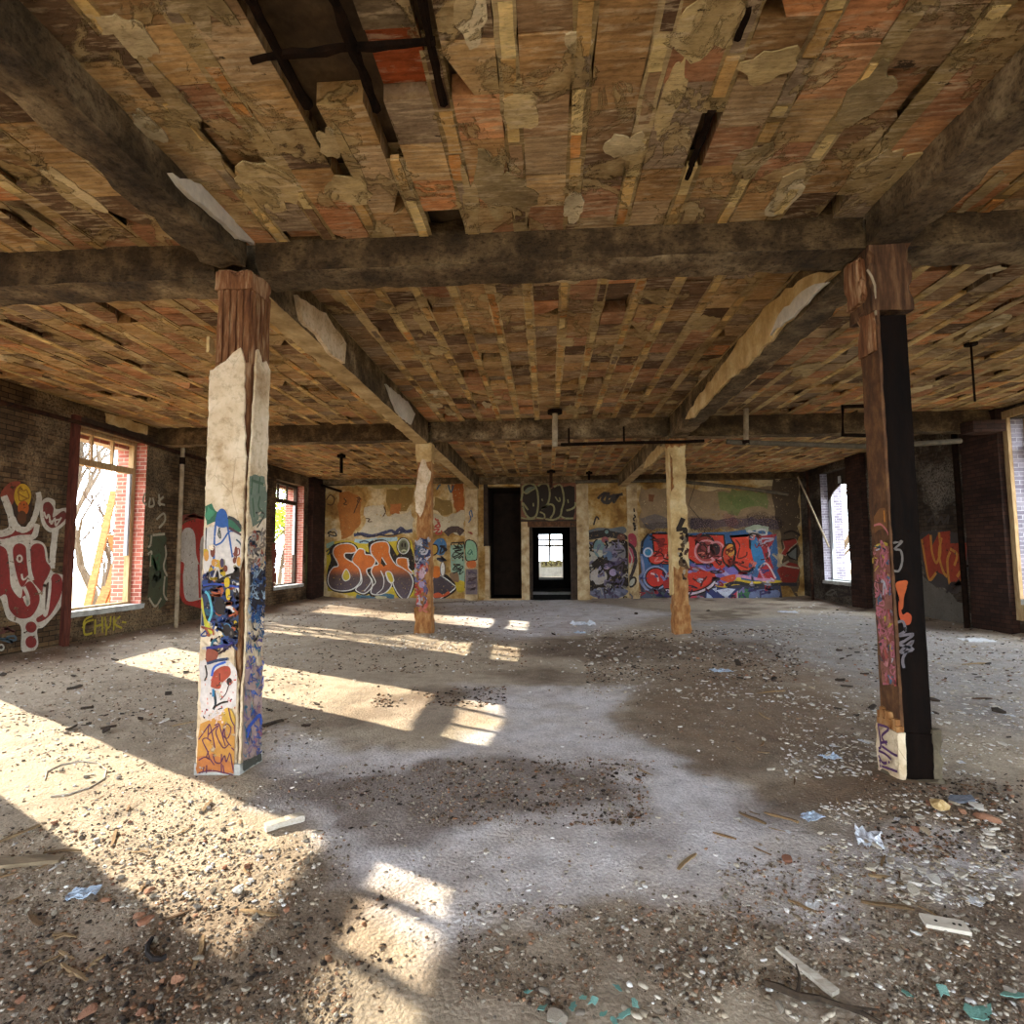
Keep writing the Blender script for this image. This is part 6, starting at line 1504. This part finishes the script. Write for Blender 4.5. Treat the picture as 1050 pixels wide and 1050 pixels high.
scatter(80, [(30, (0, 300, 740, 1000), 'splinter of wood lying on the floor at the left', 'wood splinters at the left'),
             (25, (640, 1040, 640, 800), 'splinter of wood on the littered floor at the right', 'wood splinters at the right'),
             (25, (700, 1000, 790, 1000), 'splinter of wood near the foot of the steel column', 'wood splinters near the steel column')],
        'wood_splinter', SPL, .05, .2, 'wood splinter', .04, .1, (.7, 1.4))
scatter(130, [(50, (0, 330, 628, 760), 'dark flat scrap on the floor near the left wall', 'dark scraps near the left wall'),
              (40, (560, 900, 625, 700), 'dark flat scrap in the debris around the far right column', 'dark scraps around the far right column'),
              (40, (860, 1049, 640, 760), 'dark flat scrap on the floor by the right wall', 'dark scraps by the right wall')],
        'debris_scrap', SCRAPS, .03, .11, 'scrap', .22, .2, (1, 1.8))
scatter(34, [(17, (640, 1040, 620, 720), 'crumpled scrap of paper on the far right floor', 'paper scraps on the far right'),
             (17, (720, 1040, 720, 930), 'crumpled scrap of paper around the steel column', 'paper scraps around the steel column')],
        'paper_scrap', PAPERS, .03, .08, 'paper', .02, .12)

# ---- single things one can point at
for i, (x, y, s, lb) in enumerate(((966, 1018, .08, 'largest teal paint chip at the lower right'), (1006, 1040, .13, 'broad teal paint flake at the bottom right edge'), (1040, 1022, .09, 'curled teal flake at the right edge beside a pale one'),
                                   (930, 1021, .05, 'small round teal chip left of the larger teal flakes'), (634, 1015, .05, 'small teal chip above the teal patch at the bottom'), (541, 1019, .045, 'small teal chip left of the teal patch at the bottom'))):
    put('paint_chip', TEALS[i % 5], x, y, s, lb, 'paint chip', None, None, .08, .12, None, 1.3)
for i in range(10):
    x = 556+i*10.5; put('paint_chip', TEALS[i % 5], x, 1030+(12*math.sin(i*1.1))+6, R.uniform(.035, .06), 'thin teal paint flake in the broken ring at the bottom edge', 'paint chip', 'teal flakes at the bottom edge', None, .08, .1, None, 1.3)
put('stone', rock_mesh(70, .5), 575, 1046, .09, 'brown flat stone inside the teal flakes at the bottom', 'stone', None, None, .1, .12)
put('stone', rock_mesh(71, .55, 2, 'white_plaster', .2), 246, 913, .065, 'white stone at the lower tip of the nearest sun patch', 'stone', None, .3, .1, .2)
put('stone', rock_mesh(72, .7, 2, 'tan_plaster', .25), 963, 833, .13, 'large yellowish stone right of the steel column foot', 'stone', None, .3, .1, .28)
put('brick_fragment', rock_mesh(73, .6, 2, 'brick_bit', .2), 808, 885, .065, 'orange fragment alone on the pale dust at the right', 'brick', None, .5, .1, .25)
put('brick_fragment', rock_mesh(74, .55, 2, 'brick_bit', .2), 150, 946, .06, 'orange brick piece below the crushed blue cup', 'brick', None, .9, .1, .22, None, 1.5)
put('brick_fragment', rock_mesh(75, .6, 2, 'brick_bit', .2), 90, 1042, .06, 'orange brick piece at the bottom left edge', 'brick', None, .4, .1, .25)
put('brick_fragment', rock_mesh(76, .5, 2, 'brick_bit', .2), 1010, 842, .085, 'long orange shard on the dark ground at the right', 'brick', None, 2.2, .1, .22, None, 1.8)
def lath(name, label, cat, p, q, w0, w1, th, mat, n=8, wob=.004):
    a_, c_ = Vector(floor_at(*p)), Vector(floor_at(*q)); b = MB(); vs = []
    d = (c_-a_); s_ = Vector((-d.y, d.x, 0)).normalized()
    for i in range(n+1):
        t = i/n; x, y = a_.x+d.x*t, a_.y+d.y*t; w = (w0+(w1-w0)*t)/2; z = max(fz1(x, y), a_.z*(1-t)+c_.z*t)+.004
        w *= 1+R.uniform(-.12, .12); o_ = Vector((x, y, z))
        vs += [o_-s_*w, o_+s_*w, o_+s_*w+Vector((0, 0, th)), o_-s_*w+Vector((0, 0, th*R.uniform(.8, 1.1)))]
    fs = [(0, 1, 2, 3)[::-1], (4*n, 4*n+1, 4*n+2, 4*n+3)]
    for i in range(n):
        for k_ in range(4): fs.append((4*i+k_, 4*i+(k_+1) % 4, 4*i+4+(k_+1) % 4, 4*i+4+k_))
    b.add(vs, fs); return tag(b.build(name, mat), label, cat, None, 'thing')
lath('wood_lath', 'white painted lath lying at the lower right', 'lath', (797, 975), (857, 1022), .018, .042, .014, 'pale_wood')
lath('wood_board', 'weathered grey board at the left edge of the photo', 'board', (-50, 893), (63, 884), .12, .05, .02, 'gray_board')
lath('wood_block', 'pale wooden block lying at the end of the nearest sun patch', 'wood block', (272, 853), (311, 841), .05, .055, .035, 'pale_wood')
lath('wood_stick', 'dark flat stick on the floor right of the plastered column', 'stick', (270, 746), (290, 740), .04, .03, .02, 'branch_bark')
b = MB(); P_ = [Vector(floor_at(x, y))+Vector((0, 0, .016)) for x, y in ((785, 1013), (800, 1018), (818, 1026), (840, 1029), (862, 1036), (884, 1044), (905, 1056))]
b.tube([tuple(p) for p in P_], [.010, .013, .012, .010, .008, .008, .006], 7)
br_ = thing('dead_branch', 'dark broken branch lying at the bottom right below the white lath', 'branch', tuple(P_[0]), None, 'thing'); b.build('stem', 'branch_bark', br_)
b = MB(); b.tube([tuple(P_[2]), tuple(P_[2]+Vector((.03, .05, .02))), tuple(P_[2]+Vector((.04, .1, .03)))], [.007, .005, .003], 6); b.build('twig', 'branch_bark', br_)
b = MB(); b.tube([tuple(P_[4]), tuple(P_[4]+Vector((.05, -.03, .015))), tuple(P_[4]+Vector((.1, -.04, .02)))], [.006, .005, .003], 6); b.build('twig', 'branch_bark', br_)
def curve_thing(name, label, cat, pts, r, mat, closed=False):
    P = [Vector(floor_at(x, y))+Vector((0, 0, r*1.1)) for x, y in pts]
    b = MB(); b.tube([tuple(p) for p in P], r, 7); return tag(b.build(name, mat), label, cat, None, 'thing')
curve_thing('rubber_strap', 'black curved strap lying in the rubble at the lower left', 'strap', [(156, 965), (151, 972), (151, 980), (157, 986), (165, 986), (170, 983)], .009, 'black_rubber')
curve_thing('wire_loop', 'thin loop of wire lying in the nearest sun patch', 'wire', [(46, 800), (48, 792), (62, 785), (82, 781), (100, 783), (109, 790), (107, 799), (92, 808), (70, 815), (52, 817)], .0045, 'pale_wood')
put('crushed_cup', crumple_mesh(11, 'blue_plastic', 8, .34), 85, 917, .12, 'crushed pale blue cup in the rubble at the lower left', 'cup', None, .4, .05, .02)
put('crushed_bottle', crumple_mesh(12, 'blue_plastic', 8, .5), 852, 777, .12, 'crushed blue plastic bottle left of the steel column foot', 'bottle', None, .1, .05, .02)
put('plastic_bag', crumple_mesh(13, 'white_plastic', 9, .5), 892, 862, .16, 'crumpled clear plastic bag in the white rubble', 'bag', None, 1.2, .05, .0)
put('plastic_bag', crumple_mesh(14, 'blue_plastic', 8, .4), 832, 838, .12, 'small crumpled lavender bag left of the white rubble', 'bag', None, .4, .05, .0)
put('plastic_bag', crumple_mesh(15, 'white_plastic', 9, .5), 597, 641, .45, 'crumpled white bag on the floor before the doorway', 'bag', None, .2, .05, .0)
put('plastic_bag', crumple_mesh(16, 'blue_plastic', 8, .4), 595, 649, .2, 'pale blue scrap of plastic beside the white bag', 'bag', None, .2, .05, .0)
put('blue_cloth', crumple_mesh(17, 'blue_plastic', 8, .3), 740, 688, .24, 'blue rag on the damp floor right of the far right column', 'rag', None, .1, .05, .0)
put('paper_sheet', crumple_mesh(18, 'paper_bit', 8, .2), 1003, 657, .45, 'large white paper sheet on the floor by the black pipe', 'paper', None, .0, .03, .0)
put('paper_sheet', crumple_mesh(19, 'paper_bit', 8, .25), 808, 628, .4, 'white crumpled sheet below the right end of the red mural', 'paper', None, .0, .03, .0)
x_, y_, z_ = floor_at(969, 950); b = MB()
b.box(-.075, .075, -.035, .035, -.006, .008)
pl_ = thing('punched_plate', 'white plate with small holes lying at the lower right', 'plate', (x_, y_, z_+.008), None, 'thing'); pl_.rotation_euler = (.03, .02, -.25)
o = link_mesh('plate_body', b.mesh('plate_body', 'white_plaster')); o.parent = pl_
for dx in (-.03, .03, .05):
    b = MB(); b.tube([(dx, .0, .0075), (dx, .0, .0095)], .006, 10); o = link_mesh('punch_hole', b.mesh('punch_hole', 'black_wall')); o.parent = pl_
put('slate_slab', flake_mesh(80, 'slate', .08, 7, .02), 985, 822, .16, 'flat bluish slab on the dark ground right of the steel column', 'slab', None, .3, .06, .12, None, 1.6)

# ---- what nobody could count: gravel and small flakes, one mesh each
def stuff(name, label, n, areas, smin, smax, cols, flat, p=3.0, seed=1, base_kind='rock'):
    g = np.random.default_rng(seed)
    protos = []
    for i in range(6):
        bm = bmesh.new(); bmesh.ops.create_icosphere(bm, subdivisions=1, radius=.5)
        o_ = Vector((i*3.1+seed, i*1.7, i*.9))
        vs = np.array([tuple(v.co*(1+.5*mnoise.noise(v.co*2.5+o_))) for v in bm.verts]); fs = np.array([[v.index for v in f.verts] for f in bm.faces]); bm.free()
        vs[:, 2] *= flat; protos.append((vs, fs))
    tot = sum(a_[0] for a_ in areas); V, Fc, Cc = [], [], []; off = 0
    pts = []
    for wgt, (x0, x1, y0, y1) in areas:
        m_ = int(n*wgt/tot)
        px_, py_ = g.uniform(x0, x1, m_), g.uniform(y0, y1, m_)
        d = ((px_-525)/FPX)[:, None]*C_R-((py_-525)/FPX)[:, None]*C_U+C_F
        t = -CAM_H/d[:, 2]; pts.append(d*t[:, None]+np.array([0, 0, CAM_H]))
    pts = np.concatenate(pts)
    x, y = pts[:, 0], pts[:, 1]
    keep = (x > XL+.05) & (x < XR-.05) & (y > 1.2) & (y < YB-.1)
    clump = fbm(x, y, 2.2, seed+40)+.5*fbm(x, y, 9, seed+50)
    keep &= clump > np.quantile(clump[keep], .38)-.12*g.random(len(x))
    for a_, c_, e_, f_ in ((-2.47, -2.08, 3.7, 4.1), (2.14, 2.54, 3.7, 4.15), (-2.5, -2.1, 10.15, 10.5), (2.25, 2.6, 10.17, 10.52)): keep &= ~((x > a_) & (x < c_) & (y > e_) & (y < f_))
    x, y = x[keep], y[keep]; z = fz(x, y)
    cols = np.array([lin(c) for c in cols])
    for i in range(len(x)):
        vs, fs = protos[i % 6]
        s = (smin+(smax-smin)*g.random()**p)*(1+.1*max(0, y[i]-3)); a_ = g.uniform(0, 6.28); c_, n_ = math.cos(a_), math.sin(a_)
        q = vs*np.array([s*g.uniform(.8, 1.5), s*g.uniform(.6, 1), s]); tl = g.uniform(-.35, .35)
        q = np.stack([q[:, 0]*c_-q[:, 1]*n_, q[:, 0]*n_+q[:, 1]*c_, q[:, 2]+tl*q[:, 0]], -1)+np.array([x[i], y[i], z[i]+s*flat*.2])
        V.append(q); Fc.append(fs+off); off += len(vs)
        Cc.append(np.repeat((cols[g.integers(len(cols))]*g.uniform(.7, 1.2))[None], len(vs), 0))
    V, Fc, Cc = np.concatenate(V), np.concatenate(Fc), np.clip(np.concatenate(Cc), 0, 1)
    me = bpy.data.meshes.new(name); me.vertices.add(len(V)); me.vertices.foreach_set('co', V.ravel())
    nf = len(Fc); me.loops.add(nf*3); me.loops.foreach_set('vertex_index', Fc.ravel()); me.polygons.add(nf); me.polygons.foreach_set('loop_start', np.arange(nf)*3)
    at = me.color_attributes.new('Col', 'FLOAT_COLOR', 'POINT'); at.data.foreach_set('color', np.concatenate([Cc, np.ones((len(Cc), 1))], 1).ravel())
    me.materials.append(M['stone_stuff']); me.update(); me.validate()
    return tag(link_mesh(name, me), label, 'gravel', None, 'stuff')
GR = [(124, 110, 94), (92, 80, 68), (150, 138, 122), (66, 56, 48), (170, 160, 146), (112, 96, 78), (138, 104, 80)]
stuff('gravel', 'fine grey and brown gravel covering the near floor', 30000, [(5, (0, 360, 850, 1049)), (3, (340, 670, 780, 850)), (3, (470, 760, 930, 1049)), (4, (740, 1049, 880, 1049)), (2, (0, 330, 740, 860)), (2, (0, 330, 640, 740)), (2, (600, 900, 650, 760)), (2, (880, 1049, 790, 900)), (1, (300, 1049, 760, 1049))], .005, .02, GR, .65, 3.0, 3)
FL = [(206, 198, 186), (184, 172, 154), (160, 146, 126), (214, 210, 206), (140, 124, 104)]
stuff('plaster_crumbs', 'small pale plaster crumbs strewn over the floor', 22000, [(9, (800, 1049, 620, 800)), (4, (840, 1040, 825, 930)), (4, (600, 840, 640, 720)), (2, (380, 500, 645, 668)), (4, (0, 330, 630, 760)), (1, (400, 760, 700, 960)), (2, (0, 330, 750, 930)), (1, (640, 1049, 900, 1049)), (3, (200, 640, 618, 690))], .006, .034, FL, .32, 3.0, 9)
DKC = [(58, 48, 40), (84, 68, 54), (40, 33, 28), (104, 84, 64), (120, 86, 62)]
stuff('dirt_clods', 'dark crumbs of dirt and leaf litter', 12000, [(3, (0, 330, 628, 740)), (3, (340, 660, 785, 850)), (6, (600, 820, 646, 700)), (2, (330, 540, 650, 690)), (2, (880, 1049, 620, 700)), (2, (900, 1049, 800, 880)), (3, (0, 400, 920, 1049)), (2, (380, 520, 704, 726)), (2, (280, 560, 616, 650))], .008, .032, DKC, .45, 3.0, 15)
